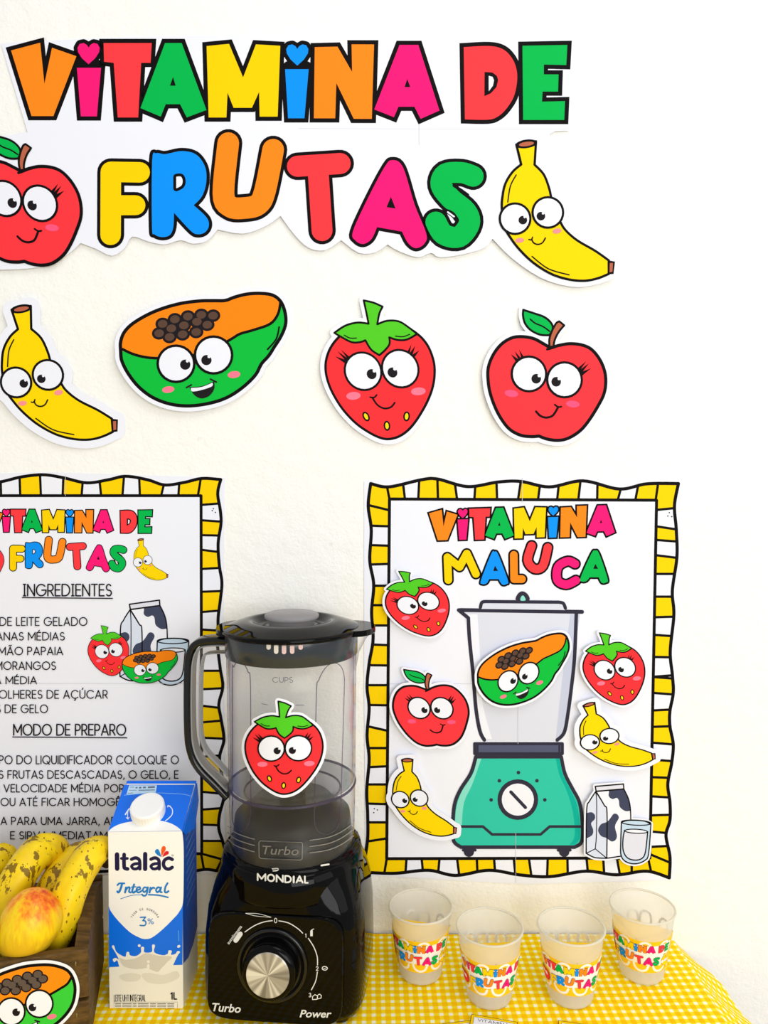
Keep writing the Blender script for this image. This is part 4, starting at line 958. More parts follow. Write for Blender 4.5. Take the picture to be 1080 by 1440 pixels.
# spout of the jar
sp_v = []; K = 13
for k in range(K):
    a = radians(-24+48*k/(K-1)); w_ = cos((k/(K-1)-.5)*pi)
    for (z, ext) in ((.336, 0), (.352, .003), (.366, .010), (.3735, .0165)): sp_v.append(Vector((BX+(.0672+ext*w_)*cos(a), BY+(.0672+ext*w_)*sin(a), Z+z)))
obj('spout', sp_v, [(k*4+j, k*4+j+1, (k+1)*4+j+1, (k+1)*4+j) for k in range(K-1) for j in range(3)], jar_m, bl, smooth=True)
# handle
HP = Plane((0, BY, 0), (0, -1, 0))
def hpath(pts, ns=6): return [HP(q.x, q.y, 0) for q in path([tuple(cj(p))+((1,) if len(p) > 2 else ()) for p in pts], False, ns)]
def strip(name, pts, w_, d_, m, bev=.3):
    """flat bar: w_ across in the handle's plane, d_ deep"""
    N_ = len(pts); v = []; f = []
    for i, p in enumerate(pts):
        t = (pts[min(i+1, N_-1)]-pts[max(i-1, 0)]).normalized(); b = t.cross(Vector((0, 1, 0))).normalized(); a = Vector((0, 1, 0))
        for (x, y) in ((-1, -1+bev), (-1+bev, -1), (1-bev, -1), (1, -1+bev), (1, 1-bev), (1-bev, 1), (-1+bev, 1), (-1, 1-bev)): v.append(p+b*(x*w_/2)+a*(y*d_/2))
    for i in range(N_-1):
        for k in range(8): k2 = (k+1) % 8; f.append((i*8+k, i*8+k2, (i+1)*8+k2, (i+1)*8+k))
    f.append(tuple(range(8))[::-1]); f.append(tuple(range((N_-1)*8, N_*8)))
    return obj(name, v, f, m, bl, smooth=True)
strip('handle', hpath([(272, 218, 1), (150, 222), (95, 245), (68, 300), (60, 420), (60, 640), (70, 770), (110, 870), (200, 965), (268, 1035, 1)]), .0075, .022, satin)
hc = clear('clear_handle_plastic', (252, 250, 248), (190, 185, 185), diff=.05, diffc=(235, 230, 222))
strip('handle_core', hpath([(272, 262, 1), (165, 266), (120, 285), (100, 330), (94, 430), (94, 640), (104, 760), (140, 840), (215, 915), (268, 965, 1)]), .0085, .015, hc)
strip('handle_inner_edge', hpath([(272, 286, 1), (185, 288), (146, 300), (130, 340), (124, 430), (122, 640), (130, 745), (160, 810), (225, 878), (268, 925, 1)]), .0018, .013, lite)
strip('handle_outer_edge', hpath([(272, 243, 1), (160, 247), (112, 268), (90, 320), (82, 420), (82, 640), (92, 768), (130, 855), (208, 938), (268, 1000, 1)]), .0016, .019, lite)
# strawberry sticker on the jar
cutout('strawberry_cutout', strawberry, LS, [crop(340, 970, 9.0)(p) for p in LS], 'paper strawberry cutout stuck on the clear blender jar', h=.0022, surf=Tube(BX, BY, .0666, .009, Z+.25), grid=5)

# ================================================================ milk carton
CF = .725; cb2 = crop(140, 1090, 7.2); cb3 = crop(140, 1250, 7.2)
FRP = Plane((0, CF, 0), (0, -1, 0))
fl, fr_ = FRP(153.6, 1300, 0).x, FRP(256.6, 1300, 0).x
ztop = FRP(204, 1169, 0).z; CD = .058; zb = TABLE+.0015; zback = ztop+.026
mk = thing('milk_carton', ((fl+fr_)/2, CF+CD/2, TABLE+.0012), 'blue and white milk carton lettered Italac, left of the blender', 'carton')
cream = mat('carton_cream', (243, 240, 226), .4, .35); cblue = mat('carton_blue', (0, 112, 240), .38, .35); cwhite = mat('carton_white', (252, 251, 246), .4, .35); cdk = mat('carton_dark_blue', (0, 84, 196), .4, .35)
B = CF+CD
v = [(fl, CF, zb), (fr_, CF, zb), (fr_, B, zb), (fl, B, zb), (fl, CF, ztop), (fr_, CF, ztop), (fr_, B, zback), (fl, B, zback)]
bm = bmesh.new(); bv = [bm.verts.new(p) for p in v]
for q in ((0, 3, 2, 1), (0, 1, 5, 4), (1, 2, 6, 5), (2, 3, 7, 6), (3, 0, 4, 7), (4, 5, 6, 7)): bm.faces.new([bv[i] for i in q])
bmesh.ops.bevel(bm, geom=[e for e in bm.edges], offset=.0006, segments=2, affect='EDGES', profile=.5)
bobj('carton_body', bm, cream, mk)
I = Ink(FRP, cb3, .0002, mk)
I.fill('blue_print', [(93, 60, 1), (845, 60, 1), (840, 772, 1), (95, 790, 1)], cblue, mk)
I.T = A2()
I.fill('label_shape', [(152.6, 1169.5, 1), (256.2, 1169, 1), (258.2, 1190), (258.3, 1240), (257.2, 1270), (252, 1282), (245.6, 1290), (230, 1305.6), (215, 1317.5), (205, 1320.3), (195.6, 1318), (181.7, 1309.7), (165, 1293), (156, 1281), (153, 1274, 1)], cwhite, mk, n=6)
I.T = cb3
sp_ = [(98, 795, 1), (200, 785, 1), (180, 722), (150, 740), (135, 712), (165, 697), (195, 710), (160, 640), (126, 583), (146, 572), (165, 625), (195, 655), (260, 685), (275, 640), (300, 640), (310, 670), (370, 678), (420, 640), (422, 590), (452, 590), (455, 640), (530, 635), (533, 568), (562, 570), (555, 640), (640, 670), (690, 655), (700, 622), (732, 627), (725, 665), (770, 655), (790, 628), (815, 637), (790, 675), (745, 770, 1), (841, 768, 1), (846, 1225, 1), (104, 1225, 1)]
milkc = mat('print_milk', (244, 241, 228), .45, .3); milks = mat('print_milk_shade', (216, 211, 196), .45, .3)
I.fill('milk_splash', sp_, milkc, mk)
I.shape('milk_drops', [circ(403, 573, 14), circ(803, 580, 17, 13, -30)], milkc, mk)
I.fill('splash_shade', [(200, 700), (270, 715), (380, 695), (470, 650), (600, 675), (730, 685), (690, 740), (640, 810), (585, 838), (480, 800), (400, 812), (300, 800), (235, 770)], milks, mk)
I.fills('splash_shade', [[(200, 880), (300, 850), (420, 870), (380, 930), (250, 930)], [(430, 860), (540, 850), (640, 870), (780, 830), (800, 900), (640, 960), (480, 940)]], mat('print_milk_mid', (228, 224, 208), .45, .3), mk)
I.shape('milk_drops', [circ(495, 735, 15), circ(494, 785, 14, 28)]+ribbon(path([(250, 800), (340, 830), (400, 815), (480, 822), (580, 852), (640, 800), (700, 735)], False), 16), milkc, mk)
nav = mat('print_dark_navy', (22, 18, 66), .5); blu = mat('print_mid_blue', (24, 128, 206), .5)
I.T = cb2
def aa(dx): return [([(325+dx, 850), (365+dx, 836), (400+dx, 852), (409+dx, 890), (409+dx, 948)], 34, False), ([(405+dx, 893), (355+dx, 898), (326+dx, 920), (345+dx, 946), (380+dx, 945), (405+dx, 925)], 30, False)]
I.line('brand_lettering', [([(178, 802, 1), (180, 945, 1)], 46, False), ([(250, 802), (250, 920), (262, 942), (285, 948)], 38, False), ([(222, 842, 1), (283, 842, 1)], 28, False)]+aa(0)+[([(463, 797, 1), (463, 948, 1)], 44, False)]+aa(196)+[([(737, 852), (700, 838), (660, 860), (648, 900), (664, 936), (700, 950), (737, 932)], 35, False)], nav, mk)
I.fill('logo_petal', [(628, 828, 1), (585, 806), (562, 775), (572, 752), (592, 748), (608, 768)], blu, mk)
I.fill('logo_petal', [(630, 825, 1), (625, 780), (630, 735), (648, 716), (670, 728), (668, 760), (648, 790)], mat('print_petal_orange', (244, 90, 20), .5), mk)
I.fill('logo_petal', [(638, 828, 1), (652, 790), (675, 768), (700, 772), (700, 795), (680, 808)], mat('print_petal_red', (226, 24, 36), .5), mk)
I.line('registered_mark', [([tuple(q) for q in circ(741, 811, 8, n=10)], 3, True)], nav, mk, n=0)
fx = lambda l: [(180+(x-185)*1.167, y) for x, y in l]
I.line('script_lettering', [(fx(l), w_, False) for l, w_ in (([(188, 1112), (205, 1094), (248, 1094)], 17), ([(228, 1096), (215, 1150), (198, 1184), (187, 1176)], 22), ([(262, 1136), (254, 1186)], 20), ([(256, 1170), (278, 1136), (294, 1138), (288, 1176), (302, 1186)], 18),
  ([(332, 1104), (316, 1170), (326, 1187), (342, 1176)], 20), ([(308, 1132), (348, 1128)], 11), ([(356, 1164), (384, 1150), (380, 1132), (360, 1138), (352, 1168), (370, 1186), (400, 1168)], 17), ([(446, 1140), (422, 1134), (408, 1160), (420, 1182), (442, 1160), (452, 1134), (440, 1204), (418, 1220), (400, 1206)], 17),
  ([(474, 1138), (466, 1186)], 20), ([(470, 1166), (494, 1138), (508, 1142)], 18), ([(560, 1140), (538, 1134), (522, 1160), (534, 1184), (556, 1160), (566, 1134), (558, 1176), (572, 1184)], 18), ([(622, 1092), (604, 1130), (598, 1176), (612, 1186), (630, 1172)], 19))], blu, mk)
I.T = cb3
I.line('script_underline', [([(215, 98), (320, 65), (425, 56)], 6, False), ([(498, 56), (600, 62), (695, 83)], 15, False)], blu, mk)
I.line('fat_content', [([(415, 285, 1), (468, 283, 1), (440, 318, 1), (462, 322), (472, 345), (455, 368), (412, 366)], 13, False)], blu, mk)
I.shape('fat_content', text_polys('%', 490, 548, 298, 352, 6), blu, mk)
word = 'TEOR DE GORDURA'; nletters = len(word); arcs = []
for i, ch in enumerate(word):
    if ch == ' ': continue
    a = radians(-154+128*i/(nletters-1)); cx_, cy_ = 462+148*cos(a), 342+142*sin(a); q = a+pi/2
    gw = G[ch][0]
    for st in G[ch][1]:
        pts = [((x-gw/2)*15, -(y-.5)*19) for x, y in st]
        arcs += ribbon([(cx_+x*cos(q)-y*sin(q), cy_+x*sin(q)+y*cos(q)) for x, y in pts], 2.8, cn=5)
I.shape('fat_content_caption', arcs, P['ink'], mk)
I.shape('product_name', text_polys('LEITE UHT INTEGRAL', 150, 468, 1070, 1133, 5.2, gap=.2, space=.3), P['ink'], mk)
I.shape('volume_mark', text_polys('1L', 724, 782, 1048, 1112, 13, gap=.3), P['ink'], mk)
I.line('small_print', [([(148, 1142, 1), (790, 1142, 1), (792, 1212, 1), (150, 1222, 1)], 2, True)]+[([(x, y, 1), (x+ln, y-.5, 1)], 7, False) for y in (1160, 1183, 1206) for x, ln in ((160, 60), (232, 95), (338, 40), (390, 110), (512, 62), (586, 90), (688, 70))], mat('print_grey', (96, 94, 88), .5), mk, n=0, cap='flat')
I.line('side_mark', [([(803, 420, 1), (805, 520, 1)], 9, False)], mat('print_sky', (90, 170, 240), .5), mk, n=0)
# sloped top
tn = Vector((0, -(zback-ztop), CD)).normalized()
TP = Plane((0, CF, ztop), tn)
I = Ink(TP, cb2, .0002, mk)
I.shape('top_print', [[Vector((86, 576)), Vector((836, 566)), Vector((962, 100)), Vector((250, 100))]], cblue, mk)
I.fill('label_top', [(86, 575, 1), (130, 535), (200, 500), (300, 475), (420, 462), (540, 460), (640, 468), (720, 490), (785, 525), (832, 565, 1)], cwhite, mk)
I.fill('date_patch', [(300, 105, 1), (582, 105, 1), (568, 186, 1), (420, 188, 1), (272, 200, 1)], mat('print_light_blue', (190, 222, 248), .5), mk)
I.line('date_print', [([(310, 124, 1), (350, 124, 1)], 6, False), ([(365, 130, 1), (385, 128, 1)], 14, False), ([(400, 130, 1), (424, 128, 1)], 16, False), ([(440, 128, 1), (470, 126, 1)], 16, False), ([(490, 126, 1), (560, 122, 1)], 17, False), ([(300, 155, 1), (375, 155, 1)], 5, False), ([(395, 155, 1), (560, 152, 1)], 8, False), ([(285, 186, 1), (340, 182, 1)], 6, False)], mat('print_slate', (96, 112, 130), .5), mk, n=0, cap='flat')
I.line('top_fold', [([(250, 206), (400, 192), (560, 182), (720, 188), (850, 196), (920, 214)], 5, False)], mat('print_fold', (130, 190, 250), .5), mk)
I.line('opening_arrow', [([(690, 316, 1), (700, 312), (735, 345), (735, 400), (700, 440), (668, 465)], 9, False), ([(690, 325, 1), (697, 310, 1), (716, 316, 1)], 8, False), ([(330, 320), (290, 360), (285, 440)], 8, False), ([(272, 432, 1), (288, 448, 1), (300, 430, 1)], 8, False), ([(300, 345), (262, 400)], 14, False)], mat('print_arrow_white', (235, 244, 255), .5), mk)
# folded fin along the top and ear flap at the right
bobj('top_fin', box_bm((fl+fr_)/2, B-.0006, zback-.0008, fr_-fl+.0012, .003, .0042, bevel=.0005), cblue, mk)
e0 = fr_+.0006
ear = [Vector((e0, B-.001, zback-.001)), Vector((e0, CF+.001, ztop-.0005)), Vector((e0+.0012, CF+.006, ztop-.006)), Vector((e0+.0035, CF+CD*.55, ztop-.012)), Vector((e0+.0015, B-.001, zback-.020))]
ear2 = [p+Vector((.0011, 0, 0)) for p in ear]; m5 = 5
ef = obj('side_flap', ear+ear2, [(0, 1, 2, 3, 4), (9, 8, 7, 6, 5)]+[(i, (i+1) % 5, (i+1) % 5+5, i+5) for i in range(5)], cblue, mk)
SDP = lambda y, z, h: Vector((fr_+h, y, z))
pz = FRP(256, 1356, 0).z
def side_poly(name, pts, m, h): return obj(name, [SDP(y, z, h) for y, z in pts], [tuple(range(len(pts)))], m, mk)
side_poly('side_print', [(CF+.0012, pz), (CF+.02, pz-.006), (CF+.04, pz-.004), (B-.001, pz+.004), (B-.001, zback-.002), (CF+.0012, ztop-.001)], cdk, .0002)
stx = mat('print_side_text', (120, 160, 205), .5)
for k in range(9):
    z0 = ztop-.018-.0085*k; side_poly('side_text', [(CF+.016, z0), (CF+.048, z0+.003), (CF+.048, z0+.0045), (CF+.016, z0+.0015)], stx, .0003)
# cap
cc = TP(140+497/7.2, 1090+392/7.2, 0)
tu = Vector((1, 0, 0)); tv = tn.cross(tu)
vv = []; ff = []; seg = 72
prof = [(.0165, 0, 0), (.0168, .001, 0), (.0168, .0030, 0), (.0172, .0032, 1), (.0170, .0110, 1), (.0163, .0122, 0), (.015, .0128, 0), (0.0001, .0128, 0)]
for r, h, k in prof:
    for i in range(seg): a = 2*pi*i/seg; rr = r*(1-.012*(i % 2)*k); vv.append(cc+tu*(rr*cos(a))+tv*(rr*sin(a))+tn*h)
for k in range(len(prof)-1):
    for i in range(seg): j = (i+1) % seg; ff.append((k*seg+i, k*seg+j, (k+1)*seg+j, (k+1)*seg+i))
o = obj('screw_cap', vv, ff, mat('white_cap_plastic', (250, 250, 248), .35, .4), mk, label='white ribbed screw cap')

# ================================================================ fruit crate
CA = radians(15); cu = Vector((cos(CA), sin(CA), 0)); cvv = Vector((-sin(CA), cos(CA), 0))
CR = Vector((-.2705, .662, 0)); CWID, CDEP, CH = .27, .135, .100
MC = Matrix(((cu.x, cvv.x, 0, CR.x), (cu.y, cvv.y, 0, CR.y), (0, 0, 1, TABLE+.0014), (0, 0, 0, 1)))
cr = thing('fruit_crate', MC@Vector((-CWID/2, CDEP/2, 0)), 'dark wooden slatted crate holding bananas, at the table\'s left end', 'crate')
def plank(name, x0, x1, y0, y1, z0, z1, parent=cr):
    return bobj(name, box_bm((x0+x1)/2, (y0+y1)/2, (z0+z1)/2, x1-x0, y1-y0, z1-z0, MC, .0012), wood, parent)
for k, (z0, z1) in enumerate(((.056, CH+.001), (.004, .0525))):
    s_ = plank('front_slat', -CWID, 0, 0, .008, z0, z1); plank('back_slat', -CWID, -.001, CDEP-.008, CDEP, z0, z1)
    for x in (-.012, -CWID+.012):
        for zz in (z0+.011, z1-.012):
            bm = bmesh.new(); bmesh.ops.create_uvsphere(bm, u_segments=8, v_segments=6, radius=.0011); bmesh.ops.scale(bm, vec=(.8, .8, 2.2), verts=bm.verts)
            bmesh.ops.translate(bm, vec=(x+.004*(zz-z0)*10, -.0002, zz), verts=bm.verts); bmesh.ops.transform(bm, matrix=MC, verts=bm.verts); bobj('staple', bm, mat('staple_metal', (150, 135, 110), .3, metal=.9), s_)
for k in range(4): plank('bottom_slat', -CWID+.002, -.002, .010+k*.030, .034+k*.030, 0.0, .004)
def end_board(x0, x1):
    N_ = 16; vv = []
    for i in range(N_+1):
        t = i/N_; y = .0082+(CDEP-.0164)*t; z = CH-.002+.016*sin(pi*t)**1.3
        vv += [MC@Vector((x0, y, .004)), MC@Vector((x1, y, .004)), MC@Vector((x1, y, z)), MC@Vector((x0, y, z))]
    ff = [(4*i+k, 4*i+(k+1) % 4, 4*i+4+(k+1) % 4, 4*i+4+k) for i in range(N_) for k in range(4)]+[(3, 2, 1, 0), (4*N_, 4*N_+1, 4*N_+2, 4*N_+3)]
    return obj('end_board', vv, ff, wood, cr)
end_board(-.013, -.001); end_board(-CWID+.001, -CWID+.013)

# bananas
ban_m = mat('banana_peel', (240, 205, 20), .42, .35)
n = NT(ban_m); c = n.coord(); at = n.n.new('ShaderNodeAttribute'); at.attribute_name = 'ripe'
base = n.ramp(n.noise(c, 22, 4, .6), [(.35, (226, 184, 6)), (.6, (250, 216, 22))])
vor = n.n.new('ShaderNodeTexVoronoi'); n.link(n.coord((1, 1, .55)), vor.inputs['Vector']); vor.inputs['Scale'].default_value = 210
th = n.math('MULTIPLY', n.noise(c, 35, 3), .36); spots = n.math('LESS_THAN', vor.outputs['Distance'], n.math('SUBTRACT', th, .035))
c1 = n.mix(n.math('MULTIPLY', spots, .85), base, lin((96, 58, 12)))
st = n.noise(n.coord((30, 30, 9)), 2.2, 5, .65); sm = n.math('GREATER_THAN', st, .575)
c2 = n.mix(n.math('MULTIPLY', sm, .8), c1, lin((84, 46, 14)))
c3_ = n.mix(at.outputs['Fac'], c2, lin((74, 52, 22)))
n.link(c3_, n.b.inputs['Base Color']); n.bump(n.noise(c, 160, 2), .15, .001)
def banana3d(pts_px, r, label, stem_at_end=False):
    """pts_px: (px, py, Y) of the spine"""
    P3 = []
    for px_, py_, Y in pts_px: q = Plane((0, Y, 0), (0, -1, 0)); P3.append(q(px_, py_, 0))
    xs = [Vector((p.x, p.z)) for p in P3]
    N_ = 30; pts = []
    for i in range(N_+1):
        t = i/N_*(len(P3)-1); k = min(int(t), len(P3)-2); u = t-k
        p0, p1, p2, p3 = P3[max(k-1, 0)], P3[k], P3[k+1], P3[min(k+2, len(P3)-1)]
        pts.append(0.5*((2*p1)+(p2-p0)*u+(2*p0-5*p1+4*p2-p3)*u*u+(3*p1-p0-3*p2+p3)*u**3))
    root = thing('banana', pts[0], label, 'banana', None)
    v = []; f = []; rip = []; seg = 20
    for i, p in enumerate(pts):
        t = (pts[min(i+1, N_)]-pts[max(i-1, 0)]).normalized(); a = Vector((0, 1, 0)); a = (a-t*a.dot(t)).normalized(); b = t.cross(a); s_ = i/N_
        rr = r*min(1.0, (.30+2.4*s_) if s_ < .3 else 1)*min(1.0, .34+3.6*(1-s_)**1.1)
        for k in range(seg):
            q = 2*pi*k/seg; e = 1+.055*cos(5*q+.4)
            v.append(p+a*cos(q)*rr*e+b*sin(q)*rr*e); rip.append(max(0, 1-abs(s_-1)*16)+max(0, 1-s_*14))
    for i in range(N_):
        for k in range(seg): k2 = (k+1) % seg; f.append((i*seg+k, i*seg+k2, (i+1)*seg+k2, (i+1)*seg+k))
    f.append(tuple(range(seg))[::-1]); f.append(tuple(range(N_*seg, N_*seg+seg)))
    o = obj('peel', v, f, ban_m, root, smooth=True)
    at_ = o.data.attributes.new('ripe', 'FLOAT', 'POINT'); at_.data.foreach_set('value', rip)
    d = (pts[-1]-pts[-3]).normalized(); tv_, tf_ = sweep([pts[-1]-d*.001, pts[-1]+d*.005, pts[-1]+d*.012], r*.30, 10)
    obj('stem', tv_, tf_, mat('banana_stem', (70, 50, 24), .7), root, smooth=True)
    return root
banana3d([(-4, 1400, .706), (-5, 1330, .706), (5, 1275, .710), (27, 1231, .720), (46, 1206, .735), (64, 1195, .752), (84, 1206, .768), (100, 1232, .784)], .0168, 'spotted banana rising behind the mango, left of the paired bananas')
banana3d([(68, 1400, .692), (74, 1345, .692), (82, 1310, .694), (90, 1278, .698), (99, 1251, .704), (111, 1226, .714), (126, 1205, .726), (144, 1192, .742), (164, 1194, .758)], .0160, 'large bruised banana at the right end of the bunch, beside the milk carton')
banana3d([(60, 1400, .730), (58, 1330, .730), (61, 1290, .733), (70, 1254, .736), (85, 1228, .746), (103, 1210, .758), (124, 1202, .772), (142, 1210, .786)], .0150, 'banana mostly hidden behind the bruised one at the bunch\'s right')
banana3d([(-48, 1400, .73), (-50, 1310, .735), (-36, 1258, .744), (-16, 1222, .758), (4, 1208, .774), (16, 1222, .79)], .0165, 'banana cut off by the photo\'s left edge, its top just showing')
# mango
man_m = mat('mango_skin', (240, 190, 30), .38, .4)
n = NT(man_m); c = n.coord(); tc = n.n.new('ShaderNodeTexCoord'); sp = n.n.new('ShaderNodeSeparateXYZ'); n.link(tc.outputs['Object'], sp.inputs[0])
stre = n.noise(n.coord((70, 70, 9)), 2.0, 5, .65)
hgt = n.math('ADD', n.math('MULTIPLY', sp.outputs[2], 17.0), n.math('MULTIPLY', n.math('SUBTRACT', stre, .5), 1.5))
hgt = n.math('ADD', hgt, n.math('MULTIPLY', n.math('ABSOLUTE', sp.outputs[0]), 9.0))
n.link(n.ramp(hgt, [(0.0, (232, 186, 30)), (.28, (250, 214, 20)), (.48, (250, 184, 24)), (.70, (244, 120, 28)), (.92, (214, 52, 22))]), n.b.inputs['Base Color'])
mp_ = Plane((0, .672, 0), (0, -1, 0)); mc_ = mp_(42, 1302, 0)
mg = thing('mango', mc_-Vector((0, 0, .034)), 'yellow and red mango resting in front of the bananas', 'mango')
bm = bmesh.new(); bmesh.ops.create_uvsphere(bm, u_segments=40, v_segments=28, radius=1)
for q in bm.verts:
    z = q.co.z; x = q.co.x; y = q.co.y
    k = 1.0-.18*max(0, -z)**1.5-.03*max(0, z)
    q.co = Vector((x*.0287*k-.004*max(0, -z)**1.2+.0015*z, y*.026*k, z*.0345+.002*(1-z*z)*x))
bm.transform(Matrix.Rotation(radians(4), 4, 'Y'))
o = bobj('mango_body', bm, man_m, None, smooth=True); o.parent = mg; o.location = (0, 0, .034)

# papaya cutout on the crate front
CP = Plane(MC@Vector((0, 0, 0)), -cvv)
cx_ = crop(0, 1160, 5.143)
P2O = [(-60, 1110), (0, 1075), (100, 1038), (200, 1013), (330, 1003), (420, 1015), (490, 1045), (528, 1100), (545, 1180), (528, 1280), (480, 1360), (400, 1435), (300, 1490), (150, 1530), (0, 1530), (-120, 1480), (-200, 1390), (-215, 1290), (-180, 1200), (-120, 1145)]
P2F = [(-180, 1200, 1), (-120, 1145), (-60, 1110), (0, 1075), (100, 1038), (200, 1013), (330, 1003), (420, 1015), (490, 1045), (522, 1085, 1), (490, 1140), (430, 1180), (370, 1215), (280, 1262), (150, 1300), (0, 1325), (-110, 1310), (-190, 1260)]
def round_papaya(I, root):
    paper(I, root, P2O, 32)
    b = I.fill('papaya_skin', P2O, mat('print_bright_green', (50, 205, 56), .5), root)
    I.fill('papaya_flesh', P2F, mat('print_bright_orange', (255, 142, 4), .5), root)
    I.line('outline', [(P2O, 22, True), (P2F[9:]+[P2F[0]], 17, False)], P['black'], root)
    sd = [(275, 1072), (312, 1105), (200, 1085), (237, 1115), (265, 1148), (127, 1108), (163, 1135), (193, 1168), (52, 1135), (90, 1150), (117, 1190), (40, 1190), (-15, 1160), (-45, 1200)]
    I.shape('seed_outlines', [circ(x, y, 40, 34, -12, 18) for x, y in sd], P['ink'], root)
    I.shape('seeds', [circ(x, y, 30, 25, -12, 14) for x, y in sd], mat('print_grey_brown', (92, 78, 70), .5), root)
    I.shape('cheek', [circ(377, 1377, 34, 18, -14)], P['cheek'], root); I.shape('cheek', [circ(-60, 1450, 34, 18, -14)], P['cheek'], root)
    m_ = I.fill('mouth', [(120, 1450, 1), (200, 1440), (275, 1410, 1), (280, 1450), (250, 1495), (200, 1505), (150, 1490)], P['ink'], root)
    I.line('mouth_corners', [([(100, 1452), (130, 1444)], 10, False), ([(255, 1404), (288, 1414)], 10, False)], P['ink'], root)
    I.fill('teeth', [(132, 1455, 1), (200, 1446), (268, 1418, 1), (262, 1440), (200, 1464), (142, 1472)], P['white'], m_)
    eyes(I, root, True, [(85, 1340, 98, 120, 1345, 137, 1328), (287, 1283, 98, 238, 1310, 254, 1296)], 13, 28, 9)
cutout('papaya_cutout', round_papaya, None, [tuple(p[:2]) for p in P2O], 'round papaya cutout stuck to the front of the wooden crate', h=.0016, surf=None) if False else None
root = thing('papaya_cutout', CP(28, 1440, 0), 'round papaya cutout stuck to the front of the wooden crate', 'paper cutout')
round_papaya(Ink(CP, cx_, .0016, root), root)

# ================================================================ plastic cups
cup_m = clear('frosted_cup_plastic', (255, 254, 250), (240, 238, 228), diff=.50, diffc=(255, 255, 253), p=2)
rim_m = clear('frosted_cup_rim', (240, 238, 230), (215, 212, 200), diff=.6, diffc=(255, 253, 245))
sl_y = mat('sleeve_yellow', (255, 205, 16), .5); sl_w = mat('sleeve_white', (252, 250, 244), .5)
RB, RT, HC = .0222, .0345, .074
def cup_r(z): return RB+(RT-.0012-RB)*min(1, z/HC)
cup = thing('plastic_cup', (0, 0, 0), '', 'cup', 'party cups on the gingham cloth')
prof = [(0, .0012), (RB-.003, .0012), (RB-.001, 0), (RB, .0015)]
for i in range(1, 30):
    z = .0015+(HC-.003)*i/29; prof.append((cup_r(z)+(.00022*(1 if i % 2 else -1) if (z < .018 or z > .046) else 0), z))
v, f = lathe(prof, 0, 0, 64); obj('cup_wall', v, f, cup_m, cup, smooth=True)
v, f = lathe([(RT-.0012+.0012*cos(2*pi*k/10), HC-.0012+.0012*sin(2*pi*k/10)) for k in range(10)], 0, 0, 64, closed=True); obj('rim', v, f, rim_m, cup, smooth=True)
SZ0, SZ1 = .0160, .0535
def sleeve(u, v_, h):
    """u: millimetres round the cup (0 = front), v_: millimetres down from the sleeve's top"""
    z = SZ1-v_*.001; a = -pi/2+u*.001/.0275; r = cup_r(z)+.0007+h*1.0
    return Vector((r*cos(a), r*sin(a), z))
HW = 46.0; HV = (SZ1-SZ0)*1000
I = Ink(sleeve, A2(), 0.0, cup, grid=3.0)
I.shape('sleeve', [[Vector((-HW, 0)), Vector((HW, 0)), Vector((HW, HV)), Vector((-HW, HV))]], sl_y, cup, label='printed yellow paper sleeve')
sq = []
for k in range(-4, 5):
    x0 = k*20.0+3
    sq += [([(x0, 16), (x0, 9), (x0+1.6, 4.2), (x0+5.5, 2.4), (x0+9.4, 4.2), (x0+11, 9), (x0+11, 16)], 2.4, False), ([(x0-5.5, 26), (x0-5.5, 30), (x0-3, 34), (x0+2, 35.6), (x0+7, 34), (x0+9, 30)], 2.4, False)]
I.line('sleeve_squiggle', sq, sl_w, cup)
I.line('sleeve_edge', [([(-HW+.3, .15, 1), (0, .15, 1), (HW-.3, .15, 1)], .28, False), ([(-HW+.3, HV-.15, 1), (0, HV-.15, 1), (HW-.3, HV-.15, 1)], .28, False)], P['black'], cup)
kx_ = .128; TC = A2((kx_, 0, -400*kx_-.5, 0, .066, 8.2-55*.066))
TC = A2((kx_, 0, -420*kx_, 0, kx_*.60, 8.6-55*kx_*.60)) if False else A2((.092, 0, -38.6, 0, .080, .6))
wht = Ink(sleeve, TC, .0003, cup, grid=3.0)
wht.shape('title_backing', [path([(p[0], p[1], 1) for p in ((-10, 55), (815, 48), (815, 185), (790, 190), (700, 360), (560, 360), (330, 345), (130, 350), (120, 200), (-5, 185))], True)], sl_w, cup)
lt = Ink(sleeve, A2(), .0004, cup, grid=3.0)
letters_row1(lt, TC, cup, 10, .55); bubble(lt, TC, cup, BUB, 9, .7)
I3 = Ink(sleeve, fit(LA, [(7.6, 284.4), (59, 285.8), (40.3, 205.3), (35.4, 368.5), (-45, 283), (116.7, 290)]).then(TC), .0005, cup, grid=3.0, lw=.8)
bd_ = I3.fill('printed_apple', APP, P['apple_red'], cup); I3.line('apple_outline', [(APP, 25, True)], P['black'], cup); I3.shape('apple_eyes', [circ(393, 549, 125), circ(664, 592, 125)], P['white'], cup); I3.fill('apple_leaf', LEAF, P['green'], cup)
I3 = Ink(sleeve, crop(660, 190, 4.909).then(TC), .0005, cup, grid=3.0, lw=.8)
I3.fill('printed_banana', BAN, P['banana_yellow'], cup); I3.line('banana_outline', [(BAN, 17, True)], P['black'], cup); I3.shape('banana_eyes', [circ(312, 585, 100), circ(537, 542, 100)], P['white'], cup)
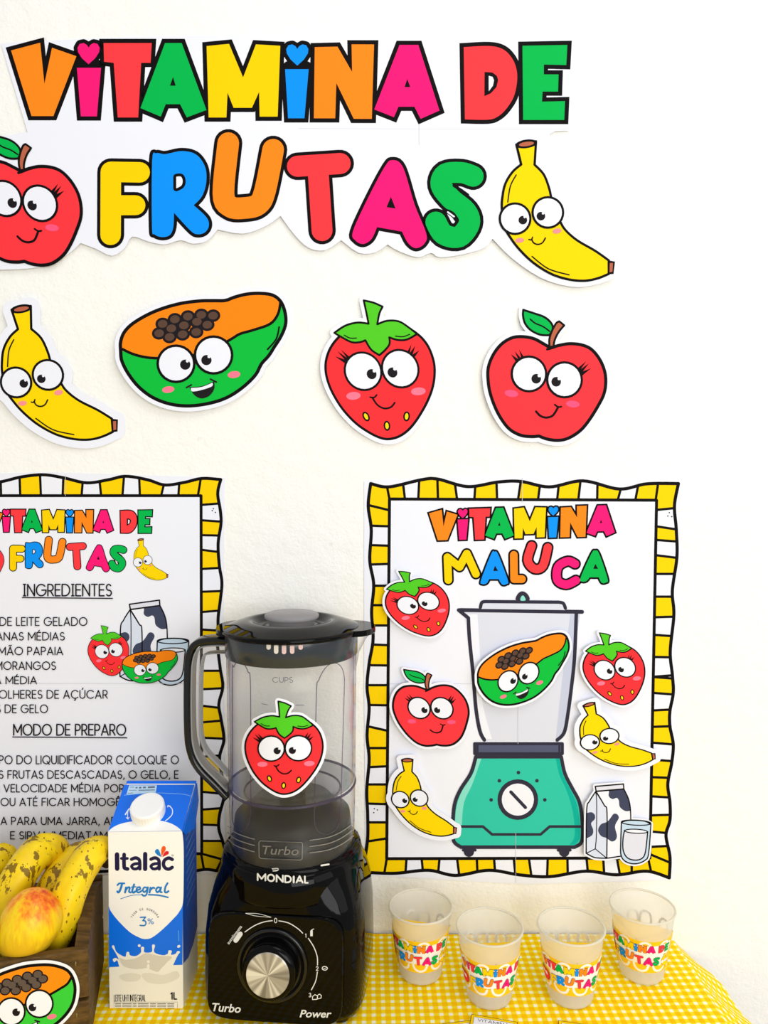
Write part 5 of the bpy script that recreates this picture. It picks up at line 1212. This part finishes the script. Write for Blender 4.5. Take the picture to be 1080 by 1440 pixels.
CUPS = [((591.5, 1367), -11, 'plastic cup nearest the blender, standing close to the wall'),
        ((688, 1400), 12, 'second plastic cup from the blender, in the front pair of four'),
        ((802, 1399), 12, 'third plastic cup from the blender, in the front pair of four'),
        ((902, 1367), -11, 'plastic cup at the right end, near the wall and table edge')]
TPL = Plane((0, 0, TABLE+.0016), (0, 0, 1))
for i, ((px_, py_), turn, lab) in enumerate(CUPS):
    c_ = cup if i == 0 else copy_tree(cup)
    q = TPL(px_, py_, 0); c_.location = q
    c_.rotation_euler = (0, 0, radians(turn)+atan2(q.x-CAM.x, -(q.y-CAM.y)) + pi if False else -atan2(q.x, q.y)+radians(turn))
    c_['label'] = lab

# ================================================================ cards lying on the cloth at the front
def card(corner, ax, ay, w_, h_, label, txt, lift):
    q = TPL(corner[0], corner[1], 0); e1 = Vector((cos(radians(ax)), sin(radians(ax)), 0)); e2 = Vector((sin(radians(ax)), -cos(radians(ax)), 0))
    root = thing('small_card', q+Vector((0, 0, .0005)), label, 'card', 'small cards on the cloth')
    def S(u, v_, h): return q+e1*(u*.001)+e2*(v_*.001)+Vector((0, 0, .0008+lift+h))
    I = Ink(S, A2(), .0003, root)
    I.fill('card_paper', [(0, 0, 1), (w_, 0, 1), (w_, h_, 1), (0, h_, 1)], P['yellow'], root, thick=.0004)
    I.line('card_edge', [([(0.2, .2, 1), (w_-.2, .2, 1), (w_-.2, h_-.2, 1), (.2, h_-.2, 1)], .5, True)], P['black'], root)
    I.fill('card_field', [(3, 3, 1), (w_-3, 3, 1), (w_-3, h_-3, 1), (3, h_-3, 1)], P['white'], root)
    I.line('card_field_edge', [([(3, 3, 1), (w_-3, 3, 1), (w_-3, h_-3, 1), (3, h_-3, 1)], .35, True)], P['black'], root)
    I.shape('card_lettering', text_polys(txt, 7, w_-8, 4.6, 8, .5), P['ink'], root)
card((663, 1428.5), -14, 0, 45, 60, 'small yellow bordered card at the photo\'s bottom edge, below the second cup', 'VITAMINA', .0006)
card((622, 1440.5), 9, 0, 40, 55, 'small card tucked left of and under the tilted card at the bottom edge', 'VITAMINA', -.0004)
card((785, 1436.5), -12, 0, 45, 60, 'small card at the photo\'s bottom edge, below the third cup', 'VITAMINA', 0.0)
